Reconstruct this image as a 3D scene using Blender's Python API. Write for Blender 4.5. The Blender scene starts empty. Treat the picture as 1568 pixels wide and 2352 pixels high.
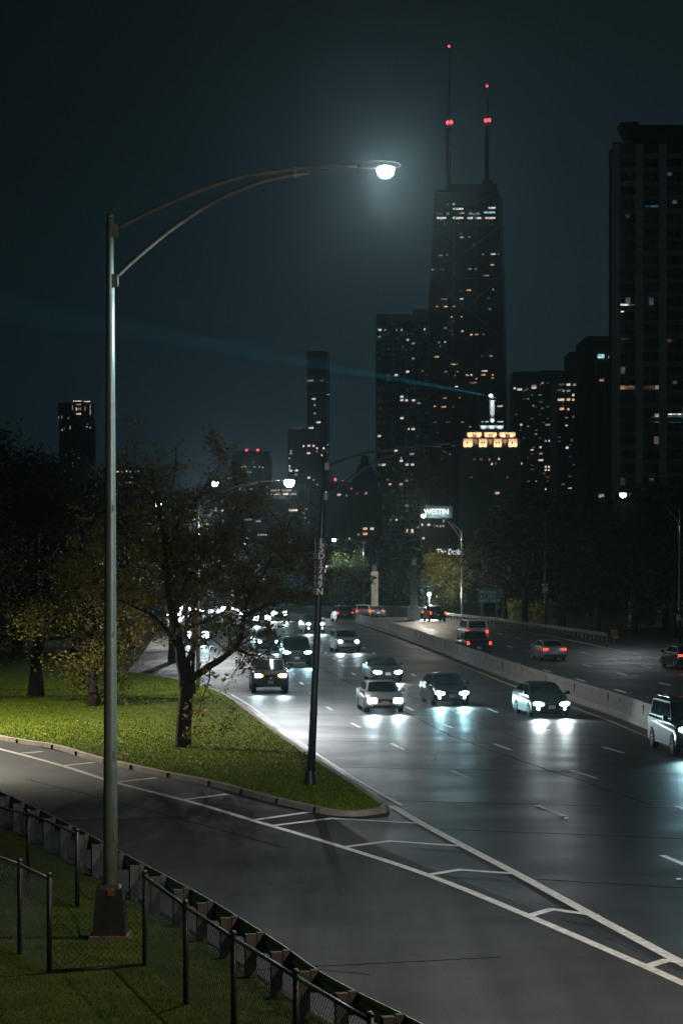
import bpy, bmesh, math, random
from mathutils import Vector, Matrix
R = math.radians
S = bpy.context.scene
COL = S.collection
# ------------------------------------------------------------------ camera frame (used to measure the place)
F, H, CX, VH = 5553.0, 6.9, 784.0, 1292.0          # focal (px of a 1568x2352 frame), eye height, axis, horizon row
def gp(u, v, z=0.0):
    Y = F * (H - z) / (v - VH)
    return Vector(((u - CX) * Y / F, Y, z))
def at(u, v, Y):
    return Vector(((u - CX) * Y / F, Y, H - (v - VH) * Y / F))

# ------------------------------------------------------------------ helpers
def tag(o, label=None, cat=None, group=None, kind=None):
    if label: o['label'] = label
    if cat: o['category'] = cat
    if group: o['group'] = group
    if kind: o['kind'] = kind
    return o
def empty(name, loc=(0, 0, 0), rz=0.0, label=None, cat=None, group=None):
    o = bpy.data.objects.new(name, None); COL.objects.link(o)
    o.location = loc; o.rotation_euler = (0, 0, rz); o.empty_display_size = .3
    return tag(o, label, cat, group)
class MB:
    def __init__(s): s.v = []; s.f = []; s.sm = []
    def face(s, idx, smooth=False): s.f.append(tuple(idx)); s.sm.append(smooth)
    def add(s, vs):
        n = len(s.v); s.v.extend([tuple(x) for x in vs]); return n
    def box(s, c, d, rz=0.0, taper=1.0):
        cx, cy, cz = c; hx, hy, hz = d[0]/2, d[1]/2, d[2]/2
        ca, sa = math.cos(rz), math.sin(rz); vs = []
        for z, k in ((-hz, 1.0), (hz, taper)):
            for x, y in ((-hx, -hy), (hx, -hy), (hx, hy), (-hx, hy)):
                x *= k; y *= k
                vs.append((cx + x*ca - y*sa, cy + x*sa + y*ca, cz + z))
        n = s.add(vs)
        for q in ((0,3,2,1),(4,5,6,7),(0,1,5,4),(1,2,6,5),(2,3,7,6),(3,0,4,7)): s.face([n+i for i in q])
        return s
    def quad(s, a, b, c, d, smooth=False):
        n = s.add([a, b, c, d]); s.face((n, n+1, n+2, n+3), smooth); return s
    def poly(s, pts):
        n = s.add(pts); s.face(range(n, n+len(pts))); return s
    def prism(s, pts, off):
        n = len(pts); off = Vector(off)
        a = s.add(pts); b = s.add([Vector(p)+off for p in pts])
        s.face([a+i for i in range(n)][::-1]); s.face([b+i for i in range(n)])
        for i in range(n): j = (i+1) % n; s.face((a+i, a+j, b+j, b+i))
        return s
    def tube(s, path, radii, seg=8, cap=True):
        path = [Vector(p) for p in path]
        if not hasattr(radii, '__len__'): radii = [radii]*len(path)
        rings = []; prev = None
        for i, p in enumerate(path):
            t = (path[min(i+1, len(path)-1)] - path[max(i-1, 0)])
            if t.length < 1e-9: t = Vector((0, 0, 1))
            t.normalize()
            if prev is None:
                a = t.orthogonal().normalized()
            else:
                a = prev - t*prev.dot(t)
                a = a.normalized() if a.length > 1e-6 else t.orthogonal().normalized()
            prev = a; b = t.cross(a)
            rings.append(s.add([p + (a*math.cos(k*2*math.pi/seg) + b*math.sin(k*2*math.pi/seg))*radii[i] for k in range(seg)]))
        for i in range(len(path)-1):
            for k in range(seg):
                l = (k+1) % seg
                s.face((rings[i]+k, rings[i]+l, rings[i+1]+l, rings[i+1]+k), True)
        if cap:
            s.face([rings[0]+k for k in range(seg)][::-1]); s.face([rings[-1]+k for k in range(seg)])
        return s
    def lathe(s, prof, c=(0, 0, 0), axis='z', seg=16):
        c = Vector(c); rings = []
        for r, h in prof:
            pts = []
            for k in range(seg):
                x, y = r*math.cos(2*math.pi*k/seg), r*math.sin(2*math.pi*k/seg)
                pts.append(c + (Vector((x, y, h)) if axis == 'z' else Vector((x, h, y)) if axis == 'y' else Vector((h, x, y))))
            rings.append(s.add(pts))
        for i in range(len(prof)-1):
            for k in range(seg):
                l = (k+1) % seg
                s.face((rings[i]+k, rings[i]+l, rings[i+1]+l, rings[i+1]+k), True)
        s.face([rings[0]+k for k in range(seg)][::-1]); s.face([rings[-1]+k for k in range(seg)])
        return s
    def build(s, name, m, parent=None, sharp=None, fix=True):
        me = bpy.data.meshes.new(name); me.from_pydata(s.v, [], s.f)
        me.polygons.foreach_set('use_smooth', s.sm)
        if fix and len(s.f) < 20000:
            bm = bmesh.new(); bm.from_mesh(me); bmesh.ops.recalc_face_normals(bm, faces=bm.faces); bm.to_mesh(me); bm.free()
        if sharp: 
            me.polygons.foreach_set('use_smooth', [True]*len(s.f)); me.set_sharp_from_angle(angle=R(sharp))
        me.materials.append(m); me.update()
        o = bpy.data.objects.new(name, me); COL.objects.link(o)
        if parent: o.parent = parent
        return o
def text_mesh(name, body, size, m, parent=None, loc=(0,0,0), rot=(R(90),0,0), ext=.01, align='CENTER', bold=0.0, spacing=1.0):
    cu = bpy.data.curves.new(name+'_c', 'FONT'); cu.body = body; cu.size = size; cu.extrude = ext
    cu.align_x = align; cu.align_y = 'CENTER'; cu.offset = bold; cu.space_character = spacing; cu.resolution_u = 3
    tmp = bpy.data.objects.new(name+'_t', cu); COL.objects.link(tmp)
    bpy.context.view_layer.update()
    me = bpy.data.meshes.new_from_object(tmp.evaluated_get(bpy.context.evaluated_depsgraph_get()))
    bpy.data.objects.remove(tmp); bpy.data.curves.remove(cu)
    me.name = name; me.materials.clear(); me.materials.append(m)
    o = bpy.data.objects.new(name, me); COL.objects.link(o)
    o.location = loc; o.rotation_euler = rot
    if parent: o.parent = parent
    return o

# ------------------------------------------------------------------ materials
def mat(name, col, rough=.6, metal=0.0, spec=.5, var=0.0, scale=8.0, bump=0.0, bscale=40.0, coat=0.0, col2=None, rvar=0.0, stretch=None):
    m = bpy.data.materials.new(name); m.use_nodes = True
    nt = m.node_tree; b = nt.nodes['Principled BSDF']
    b.inputs['Base Color'].default_value = (*col, 1); b.inputs['Roughness'].default_value = rough
    b.inputs['Metallic'].default_value = metal; b.inputs['Specular IOR Level'].default_value = spec
    b.inputs['Coat Weight'].default_value = coat; b.inputs['Coat Roughness'].default_value = .06
    if var or bump or col2 or rvar:
        tc = nt.nodes.new('ShaderNodeTexCoord'); mp = nt.nodes.new('ShaderNodeMapping')
        nt.links.new(tc.outputs['Object'], mp.inputs['Vector'])
        if stretch: mp.inputs['Scale'].default_value = stretch
    if var or col2:
        n = nt.nodes.new('ShaderNodeTexNoise'); n.inputs['Scale'].default_value = scale; n.inputs['Detail'].default_value = 6; n.inputs['Roughness'].default_value = .65
        nt.links.new(mp.outputs[0], n.inputs['Vector'])
        rp = nt.nodes.new('ShaderNodeValToRGB'); rp.color_ramp.elements[0].position = .32; rp.color_ramp.elements[1].position = .68
        c2 = col2 or tuple(c*(1+var) for c in col); c1 = col if col2 else tuple(c*(1-var) for c in col)
        rp.color_ramp.elements[0].color = (*c1, 1); rp.color_ramp.elements[1].color = (*c2, 1)
        nt.links.new(n.outputs['Fac'], rp.inputs[0]); nt.links.new(rp.outputs[0], b.inputs['Base Color'])
    if rvar:
        n2 = nt.nodes.new('ShaderNodeTexNoise'); n2.inputs['Scale'].default_value = scale*.7; n2.inputs['Detail'].default_value = 4
        nt.links.new(mp.outputs[0], n2.inputs['Vector'])
        mr = nt.nodes.new('ShaderNodeMapRange'); mr.inputs['From Min'].default_value = .3; mr.inputs['From Max'].default_value = .7
        mr.inputs['To Min'].default_value = rough-rvar; mr.inputs['To Max'].default_value = rough+rvar
        nt.links.new(n2.outputs['Fac'], mr.inputs['Value']); nt.links.new(mr.outputs[0], b.inputs['Roughness'])
    if bump:
        n3 = nt.nodes.new('ShaderNodeTexNoise'); n3.inputs['Scale'].default_value = bscale; n3.inputs['Detail'].default_value = 5
        nt.links.new(tc.outputs['Object'], n3.inputs['Vector'])
        bp = nt.nodes.new('ShaderNodeBump'); bp.inputs['Strength'].default_value = bump; bp.inputs['Distance'].default_value = .02
        nt.links.new(n3.outputs['Fac'], bp.inputs['Height']); nt.links.new(bp.outputs[0], b.inputs['Normal'])
    return m
def glow(name, col, strength, sample=False):
    m = bpy.data.materials.new(name); m.use_nodes = True; nt = m.node_tree; nt.nodes.clear()
    o = nt.nodes.new('ShaderNodeOutputMaterial'); e = nt.nodes.new('ShaderNodeEmission')
    e.inputs[0].default_value = (*col, 1); e.inputs[1].default_value = strength
    nt.links.new(e.outputs[0], o.inputs[0])
    m.cycles.emission_sampling = 'AUTO' if sample else 'NONE'
    return m
def window_glow(name, col, strength, pane=(1.1, 1.3)):
    """a lit room seen through glazing: blinds, furniture and lamps make it uneven"""
    m = bpy.data.materials.new(name); m.use_nodes = True; nt = m.node_tree; nt.nodes.clear()
    o = nt.nodes.new('ShaderNodeOutputMaterial'); e = nt.nodes.new('ShaderNodeEmission')
    tc = nt.nodes.new('ShaderNodeTexCoord'); n = nt.nodes.new('ShaderNodeTexNoise'); n.inputs['Scale'].default_value = .9; n.inputs['Detail'].default_value = 3
    mp = nt.nodes.new('ShaderNodeMapping'); mp.inputs['Scale'].default_value = (1/pane[0], 1, 1/pane[1])
    nt.links.new(tc.outputs['Object'], mp.inputs[0]); nt.links.new(mp.outputs[0], n.inputs['Vector'])
    mr = nt.nodes.new('ShaderNodeMapRange'); mr.inputs['From Min'].default_value = .35; mr.inputs['From Max'].default_value = .65
    mr.inputs['To Min'].default_value = .25*strength; mr.inputs['To Max'].default_value = 1.4*strength
    nt.links.new(n.outputs['Fac'], mr.inputs['Value']); nt.links.new(mr.outputs[0], e.inputs[1])
    e.inputs[0].default_value = (*col, 1); nt.links.new(e.outputs[0], o.inputs[0])
    m.cycles.emission_sampling = 'NONE'
    return m
def leaf_mat(name, c1, c2, c3, trans=.35, spec=.3):
    m = bpy.data.materials.new(name); m.use_nodes = True; nt = m.node_tree; nt.nodes.clear()
    o = nt.nodes.new('ShaderNodeOutputMaterial'); g = nt.nodes.new('ShaderNodeNewGeometry'); rp = nt.nodes.new('ShaderNodeValToRGB')
    rp.color_ramp.elements[0].color = (*c1, 1); rp.color_ramp.elements[1].color = (*c3, 1)
    e = rp.color_ramp.elements.new(.5); e.color = (*c2, 1)
    nt.links.new(g.outputs['Random Per Island'], rp.inputs[0])
    d = nt.nodes.new('ShaderNodeBsdfPrincipled'); d.inputs['Roughness'].default_value = .55; d.inputs['Specular IOR Level'].default_value = spec
    t = nt.nodes.new('ShaderNodeBsdfTranslucent'); mx = nt.nodes.new('ShaderNodeMixShader'); mx.inputs[0].default_value = trans
    nt.links.new(rp.outputs[0], d.inputs['Base Color']); nt.links.new(rp.outputs[0], t.inputs[0])
    nt.links.new(d.outputs[0], mx.inputs[1]); nt.links.new(t.outputs[0], mx.inputs[2]); nt.links.new(mx.outputs[0], o.inputs[0])
    return m

M = {}
def asphalt(name, c1, c2, rough, big=.06):
    m = mat(name, c1, rough, spec=.21, col2=c2, scale=.35, bump=.5, bscale=60, rvar=.09)
    nt = m.node_tree; b = nt.nodes['Principled BSDF']
    # fine aggregate speckle over the large patches
    tc = [n for n in nt.nodes if n.type == 'TEX_COORD'][0]; base = b.inputs['Base Color'].links[0].from_socket
    n = nt.nodes.new('ShaderNodeTexNoise'); n.inputs['Scale'].default_value = 55; n.inputs['Detail'].default_value = 3
    nt.links.new(tc.outputs['Object'], n.inputs['Vector'])
    mr = nt.nodes.new('ShaderNodeMapRange'); mr.inputs['From Min'].default_value = .3; mr.inputs['From Max'].default_value = .7; mr.inputs['To Min'].default_value = .65; mr.inputs['To Max'].default_value = 1.35
    nt.links.new(n.outputs['Fac'], mr.inputs['Value'])
    # long wheel-path streaks
    mp = nt.nodes.new('ShaderNodeMapping'); mp.inputs['Scale'].default_value = (1.1, .05, 1); mp.inputs['Rotation'].default_value = (0, 0, R(-7))
    nt.links.new(tc.outputs['Object'], mp.inputs[0]); n2 = nt.nodes.new('ShaderNodeTexNoise'); n2.inputs['Scale'].default_value = .9; n2.inputs['Detail'].default_value = 4
    nt.links.new(mp.outputs[0], n2.inputs['Vector'])
    mr2 = nt.nodes.new('ShaderNodeMapRange'); mr2.inputs['From Min'].default_value = .35; mr2.inputs['From Max'].default_value = .65; mr2.inputs['To Min'].default_value = .8; mr2.inputs['To Max'].default_value = 1.2
    nt.links.new(n2.outputs['Fac'], mr2.inputs['Value'])
    mu = nt.nodes.new('ShaderNodeMath'); mu.operation = 'MULTIPLY'; nt.links.new(mr.outputs[0], mu.inputs[0]); nt.links.new(mr2.outputs[0], mu.inputs[1])
    vm = nt.nodes.new('ShaderNodeVectorMath'); vm.operation = 'SCALE'; nt.links.new(base, vm.inputs[0]); nt.links.new(mu.outputs[0], vm.inputs['Scale'])
    nt.links.new(vm.outputs[0], b.inputs['Base Color'])
    return m
M['asphalt'] = asphalt('highway_asphalt', (.020, .022, .025), (.037, .040, .043), .46)
M['ramp'] = asphalt('ramp_asphalt', (.036, .038, .040), (.055, .057, .058), .7)
M['patch'] = asphalt('patched_asphalt', (.014, .015, .017), (.026, .027, .029), .55)
M['paint'] = mat('road_paint', (.42, .40, .37), .46, spec=.35, col2=(.84, .80, .75), scale=5, bump=.15)
M['paint_dash'] = mat('dash_paint', (.86, .86, .84), .46, spec=.4, var=.12, scale=4)
M['paint_y'] = mat('yellow_road_paint', (.55, .34, .10), .55, var=.25, scale=3)
M['tar'] = mat('tar', (.012, .012, .013), .95, spec=.03)
M['curb'] = mat('curb_concrete', (.30, .25, .21), .8, var=.3, scale=1.5, bump=.4, bscale=25)
M['concrete'] = mat('barrier_concrete', (.105, .080, .065), .8, var=.25, scale=.9, bump=.3, bscale=18)
M['stone'] = mat('pylon_stone', (.20, .19, .17), .85, var=.25, scale=2.0, bump=.4, bscale=8)
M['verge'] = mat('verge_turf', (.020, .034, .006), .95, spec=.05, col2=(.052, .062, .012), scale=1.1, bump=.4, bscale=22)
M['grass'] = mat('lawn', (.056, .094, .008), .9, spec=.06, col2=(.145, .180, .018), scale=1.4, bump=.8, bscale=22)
M['ground'] = mat('rough_ground', (.014, .022, .008), .95, spec=.1, col2=(.028, .036, .014), scale=.6, bump=.6, bscale=10)
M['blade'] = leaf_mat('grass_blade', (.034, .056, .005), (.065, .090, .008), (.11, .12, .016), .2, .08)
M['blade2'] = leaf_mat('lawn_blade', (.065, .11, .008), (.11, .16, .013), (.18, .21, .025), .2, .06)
M['galv'] = mat('galvanised_steel', (.42, .44, .43), .38, .85, var=.15, scale=3)
M['pole'] = mat('painted_pole', (.155, .215, .205), .36, .35, var=.18, scale=2.2, bump=.1, bscale=15)
M['rustc'] = mat('stained_concrete', (.10, .06, .045), .85, var=.4, scale=5)
M['arm'] = mat('weathered_arm', (.09, .105, .10), .55, .3, var=.3, scale=3)
M['rust'] = mat('rust', (.16, .07, .03), .8, var=.4, scale=12)
M['dkpole'] = mat('dark_pole', (.045, .052, .05), .35, .4, var=.25, scale=2)
M['black'] = mat('black_metal', (.016, .017, .016), .45, .2, var=.3, scale=4)
M['dkrail'] = mat('worn_dark_rail', (.05, .065, .062), .42, .5, var=.7, scale=9)
M['vinyl'] = mat('vinyl_coated_wire', (.012, .02, .017), .4)
M['timber'] = mat('weathered_timber', (.055, .052, .044), .85, var=.35, scale=6, bump=.4, bscale=20)
M['rail_dull'] = mat('dull_guardrail_steel', (.12, .13, .125), .6, .3, var=.2, scale=2)
M['rail_back'] = mat('guardrail_steel', (.34, .36, .27), .6, .2, var=.3, scale=2.5)
M['white'] = mat('white_sheet', (.70, .70, .68), .5, var=.08)
M['sign_black'] = mat('black_sheeting', (.012, .012, .012), .5)
M['sign_green'] = mat('green_sheeting', (.025, .30, .26), .5, var=.1)
M['yellow'] = mat('yellow_sheeting', (.72, .36, .02), .5)
M['tyre'] = mat('tyre_rubber', (.012, .012, .012), .8)
M['rim'] = mat('alloy_rim', (.42, .42, .43), .3, .9)
M['glass'] = mat('car_glass', (.010, .012, .014), .06, spec=.6, coat=.3)
M['trim'] = mat('black_trim', (.014, .014, .014), .5)
M['plate'] = mat('licence_plate', (.60, .62, .64), .5, var=.1, scale=20)
M['chrome'] = mat('chrome', (.6, .6, .6), .15, 1.0)
M['bark'] = mat('bark', (.022, .017, .014), .9, var=.4, scale=6, bump=.8, bscale=12)
M['paint_dark'] = mat('dark_facade', (.030, .034, .036), .6, var=.15, scale=.2)
M['lens'] = glow('headlamp_lens', (.93, .98, 1), 22)
M['lens_cool'] = glow('cool_headlamp_lens', (.66, .95, 1), 22)
M['lens_blue'] = glow('blue_headlamp_lens', (.45, .72, 1), 12)
M['amber'] = glow('amber_lamp', (1, .30, .04), 5)
M['tail'] = glow('tail_lamp', (1, .055, .03), 3.2)
M['lamp'] = glow('street_lamp_lens', (.93, .99, 1), 45)
M['lamp_warm'] = glow('warm_street_lamp_lens', (1, .88, .72), 60)
M['globe'] = glow('globe_lamp', (.75, .95, 1), 14)
M['red'] = glow('aviation_light', (1, .05, .06), 5)
M['lantern'] = glow('lantern_glass', (.6, .75, .78), .10)
def light(name, kind, loc, power, col, parent=None, size=.1, target=None, cone=None, blend=.5):
    l = bpy.data.lights.new(name, kind); l.energy = power; l.color = col; l.shadow_soft_size = size
    if kind == 'SPOT': l.spot_size = R(cone); l.spot_blend = blend
    o = bpy.data.objects.new(name, l); COL.objects.link(o); o.location = loc
    if target is not None: o.rotation_euler = (Vector(target)-Vector(loc)).to_track_quat('-Z', 'Y').to_euler()
    if parent: o.parent = parent
    return o

# ================================================================== SETTING
def structure(o): o['kind'] = 'structure'; return o
# one ground sheet
g = MB(); nx = 8
g.quad((-690, -55, -.02), (690, -55, -.02), (690, 2590, -.02), (-690, 2590, -.02)); structure(g.build('ground', M['ground']))

def smooth_path(pts, n=10):
    """Catmull-Rom through world points"""
    P = [Vector((*p, 0)) if len(p) == 2 else Vector(p) for p in pts]; out = []
    for i in range(len(P)-1):
        p0, p1, p2, p3 = P[max(i-1, 0)], P[i], P[i+1], P[min(i+2, len(P)-1)]
        for k in range(n):
            t = k/n
            out.append(.5*((2*p1)+(p2-p0)*t+(2*p0-5*p1+4*p2-p3)*t*t+(3*p1-p0-3*p2+p3)*t**3))
    out.append(P[-1]); return out
def offset(path, d):
    out = []
    for i, p in enumerate(path):
        t = path[min(i+1, len(path)-1)]-path[max(i-1, 0)]; t.normalize()
        out.append(p+Vector((t.y, -t.x, 0))*d)
    return out
def strip(mb, path, w, z, w2=None):
    a, b = offset(path, -w/2), offset(path, (w2 or w)/2)
    for i in range(len(path)-1):
        mb.quad((a[i].x, a[i].y, z), (b[i].x, b[i].y, z), (b[i+1].x, b[i+1].y, z), (a[i+1].x, a[i+1].y, z))
    return mb
def arc_cut(path, period, dash, start=0.0):
    """dashes along a path"""
    d = [0.0]
    for i in range(1, len(path)): d.append(d[-1]+(path[i]-path[i-1]).length)
    def pt(s):
        for i in range(1, len(path)):
            if d[i] >= s:
                k = (s-d[i-1])/(d[i]-d[i-1]); return path[i-1].lerp(path[i], k)
        return path[-1]
    s = start; out = []
    while s+dash < d[-1]:
        out.append([pt(s), pt(s+dash*.5), pt(s+dash)]); s += period
    return out

median = smooth_path([(11.8, 25), (13.4, 60), (12.9, 100), (10.3, 140), (5.2, 231), (.2, 290), (-9, 340), (-26, 385), (-52, 420), (-120, 460), (-300, 500)])
# asphalt: one sheet from the left guardrail to the right shoulder
left_edge = [gp(1100, 2520), gp(850, 2420), gp(640, 2290), gp(430, 2150), gp(260, 2040), gp(120, 1965), gp(0, 1905), gp(-250, 1800), gp(-700, 1700)]
g = MB()
right_edge = offset(median, 20.5)
left_far = offset(median, -23)
n = len(median)
for i in range(n-1):
    g.quad(*[(p.x, p.y, .004) for p in (left_far[i], right_edge[i], right_edge[i+1], left_far[i+1])])
structure(g.build('highway', M['asphalt']))
g = MB()
ramp_r = smooth_path([gp(1760, 2300), gp(1568, 2230), gp(1210, 2095), gp(980, 2003), gp(780, 1938), gp(640, 1896), gp(560, 1871), gp(440, 1840), gp(265, 1796), gp(120, 1755), gp(0, 1722), gp(-300, 1650), gp(-700, 1585)], 5)
rl = smooth_path([gp(1400, 2650), gp(1100, 2490), gp(870, 2400), gp(650, 2275), gp(500, 2180), gp(430, 2138), gp(340, 2085), gp(260, 2035), gp(180, 1990), gp(80, 1930), gp(0, 1890), gp(-300, 1790), gp(-700, 1690)], 5)
lawn_edge_ramp = smooth_path([gp(888, 1868), gp(820, 1876), gp(750, 1872), gp(680, 1857), gp(600, 1838), gp(480, 1805), gp(360, 1781), gp(215, 1748), gp(120, 1720), gp(0, 1700), gp(-300, 1640), gp(-700, 1575)], 5)
rr = [gp(1900, 2340), gp(1500, 2212)] 
# ramp pavement runs from the guardrail to the curb of the lawn
rr = smooth_path([gp(1800, 2325), gp(1568, 2235), gp(1300, 2120), gp(1100, 2040), gp(960, 1985), gp(850, 1935), gp(760, 1880), gp(640, 1846), gp(480, 1804), gp(215, 1744), gp(0, 1696), gp(-300, 1636), gp(-700, 1570)], 5)
m_ = min(len(rl), len(rr))
for i in range(m_-1):
    g.quad(*[(p.x, p.y, .008) for p in (rl[i], rr[i], rr[i+1], rl[i+1])])
structure(g.build('ramp_road', M['ramp']))

# the grass island between ramp and highway, raised behind its curb
hw_edge = smooth_path([gp(895, 1861), gp(868, 1842), gp(815, 1806), gp(755, 1766), gp(700, 1730), gp(655, 1698), gp(610, 1665), gp(575, 1638), gp(536, 1609), gp(505, 1593), gp(477, 1583), gp(430, 1570), gp(369, 1558), gp(280, 1545), gp(180, 1530), gp(0, 1500), gp(-300, 1462)], 4)
ring = hw_edge + lawn_edge_ramp[::-1]
def inset_ring(ring, d):
    out = []; n = len(ring)
    for i, p in enumerate(ring):
        t = ring[(i+1) % n]-ring[i-1]
        if t.length < 1e-6: out.append(p.copy()); continue
        t.normalize(); out.append(p+Vector((-t.y, t.x, 0))*d)
    return out
area = sum(ring[i-1].x*ring[i].y-ring[i].x*ring[i-1].y for i in range(len(ring)))
sgn = 1 if area > 0 else -1
in1 = inset_ring(ring, .04*sgn); in2 = inset_ring(ring, .24*sgn)
cb = MB(); n = len(ring)
for i in range(n):
    j = (i+1) % n
    for (a, za), (b, zb) in (((ring, .009), (in1, .15)), ((in1, .15), (in2, .155)), ((in2, .155), (in2, .06))):
        cb.quad((a[i].x, a[i].y, za), (a[j].x, a[j].y, za), (b[j].x, b[j].y, zb), (b[i].x, b[i].y, zb))
structure(cb.build('kerb', M['curb']))
# curb joints
jt = MB()
acc = 0
for i in range(1, len(lawn_edge_ramp)):
    acc += (lawn_edge_ramp[i]-lawn_edge_ramp[i-1]).length
    if acc > 2.6:
        acc = 0; p = lawn_edge_ramp[i]; t = (lawn_edge_ramp[i]-lawn_edge_ramp[i-1]).normalized()
        q = p+Vector((t.y, -t.x, 0))*0; jt.box((q.x, q.y, .08), (.02, .09, .148), math.atan2(t.y, t.x))
structure(jt.build('kerb_joints', M['tar']))
in3 = inset_ring(ring, .23*sgn)
bm = bmesh.new(); vs = [bm.verts.new((p.x, p.y, .13)) for p in in3]; fc = bm.faces.new(vs)
bmesh.ops.triangulate(bm, faces=[fc]); 
me = bpy.data.meshes.new('lawn'); bm.to_mesh(me); bm.free(); me.materials.append(M['grass'])
for p in me.polygons:
    if p.normal.z < 0: p.flip()
lawn = bpy.data.objects.new('lawn', me); COL.objects.link(lawn); structure(lawn)

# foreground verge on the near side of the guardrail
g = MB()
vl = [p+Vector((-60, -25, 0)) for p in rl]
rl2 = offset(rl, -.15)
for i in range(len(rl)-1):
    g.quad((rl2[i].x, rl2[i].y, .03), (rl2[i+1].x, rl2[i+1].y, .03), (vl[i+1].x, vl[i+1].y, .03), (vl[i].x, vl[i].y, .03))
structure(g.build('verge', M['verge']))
# grass blades on verge and lawn rim
random.seed(5)
def inside(p, ring):
    c = False; j = len(ring)-1
    for i in range(len(ring)):
        a, b = ring[i], ring[j]
        if (a.y > p[1]) != (b.y > p[1]) and p[0] < (b.x-a.x)*(p[1]-a.y)/(b.y-a.y)+a.x: c = not c
        j = i
    return c
def blades(mb, pts, h0, h1, w):
    for x, y, z in pts:
        a = random.uniform(0, 6.283); h = random.uniform(h0, h1); lx, ly = random.gauss(0, .4)*h, random.gauss(0, .4)*h
        dx, dy = math.cos(a)*w, math.sin(a)*w
        n = mb.add([(x-dx, y-dy, z), (x+dx, y+dy, z), (x+lx, y+ly, z+h)]); mb.face((n, n+1, n+2))
verge_ring = rl2+vl[::-1]
pts = []
while len(pts) < 26000:
    u, v = random.uniform(-40, 800), random.uniform(1900, 2400)
    p = gp(u, v)
    if inside(p, verge_ring): pts.append((p.x, p.y, .03))
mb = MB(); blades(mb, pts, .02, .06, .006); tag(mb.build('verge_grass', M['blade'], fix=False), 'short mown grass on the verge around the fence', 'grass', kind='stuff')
pts = []
while len(pts) < 34000:
    u, v = random.uniform(-40, 900), random.uniform(1560, 1880)
    p = gp(u, v)
    if inside(p, in3): pts.append((p.x, p.y, .13))
mb = MB(); blades(mb, pts, .03, .10, .02); tag(mb.build('lawn_grass', M['blade2'], fix=False), 'mown grass on the island between ramp and highway', 'grass', kind='stuff')

rng = random.Random(9); mb = MB(); k = 0
while k < 900:
    u, v = rng.uniform(0, 900), rng.gauss(1700, 70); p = gp(u, max(1565, v))
    if not inside(p, in3): continue
    k += 1; a = rng.uniform(0, 6.28); r_l = rng.uniform(.04, .09); dx, dy = math.cos(a)*r_l, math.sin(a)*r_l
    n0 = mb.add([(p.x-dx, p.y-dy, .20), (p.x-dy*.5, p.y+dx*.5, .21), (p.x+dx, p.y+dy, .20), (p.x+dy*.5, p.y-dx*.5, .23)]); mb.face((n0, n0+1, n0+2, n0+3))
M['litter'] = leaf_mat('fallen_leaf', (.10, .075, .02), (.2, .15, .04), (.45, .38, .22), .1)
tag(mb.build('fallen_leaves', M['litter'], fix=False), 'fallen leaves scattered over the mown grass island', 'leaves', kind='stuff')

# ------------------------------------------------------------------ road markings
pw = MB(); dw = MB(); Z = .0125
# dashed lane lines, oncoming side: measured then continued along the curve
lane1 = smooth_path([gp(1640, 2015), gp(1400, 1916), gp(1160, 1821), gp(993, 1752), gp(877, 1697), gp(787, 1649), gp(735, 1610), gp(690, 1567), gp(650, 1520), gp(615, 1480), gp(590, 1450)], 6)
lane2 = smooth_path([gp(1690, 1905), gp(1455, 1816), gp(1245, 1748), gp(1087, 1691), gp(979, 1647), gp(905, 1608), gp(848, 1572), gp(800, 1540), gp(750, 1500), gp(700, 1465), gp(650, 1435)], 6)
lane3 = smooth_path([gp(1700, 1808), gp(1502, 1751), gp(1319, 1696), gp(1177, 1650), gp(1077, 1610), gp(990, 1571), gp(910, 1530), gp(840, 1490), gp(790, 1462), gp(740, 1440)], 6)
def span(path, v0, v1): return path
for ln, st in ((lane1, 1.0), (lane2, 3.0), (lane3, 1.5)):
    # start each dash run so that measured dash centres fall on the knots
    for d in arc_cut(ln, 11.9, 3.0, st): strip(dw, d, .17, .0064)
for pts_, st in (([(1565, 1628), (1405, 1582), (1293, 1551), (1200, 1526), (1090, 1496), (991, 1469), (900, 1446), (800, 1424)], 0),
                 ([(1680, 1607), (1565, 1580), (1447, 1553), (1341, 1527), (1253, 1506), (1172, 1486), (1090, 1467), (1000, 1449), (900, 1432)], 0),
                 ([(1600, 1558), (1468, 1528), (1369, 1506), (1284, 1487), (1208, 1470), (1144, 1456), (1060, 1440), (960, 1427)], 0)):
    ln = smooth_path([gp(*p) for p in pts_], 6)
    for d in arc_cut(ln, 12.2, 3.2, 2): strip(dw, d, .20, .0064)
# right edge line of the far carriageway
strip(pw, smooth_path([gp(1640, 1541), gp(1500, 1511), gp(1323, 1474), gp(1275, 1464), gp(1134, 1437), gp(1050, 1425), gp(960, 1419)], 6), .16, Z)
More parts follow.
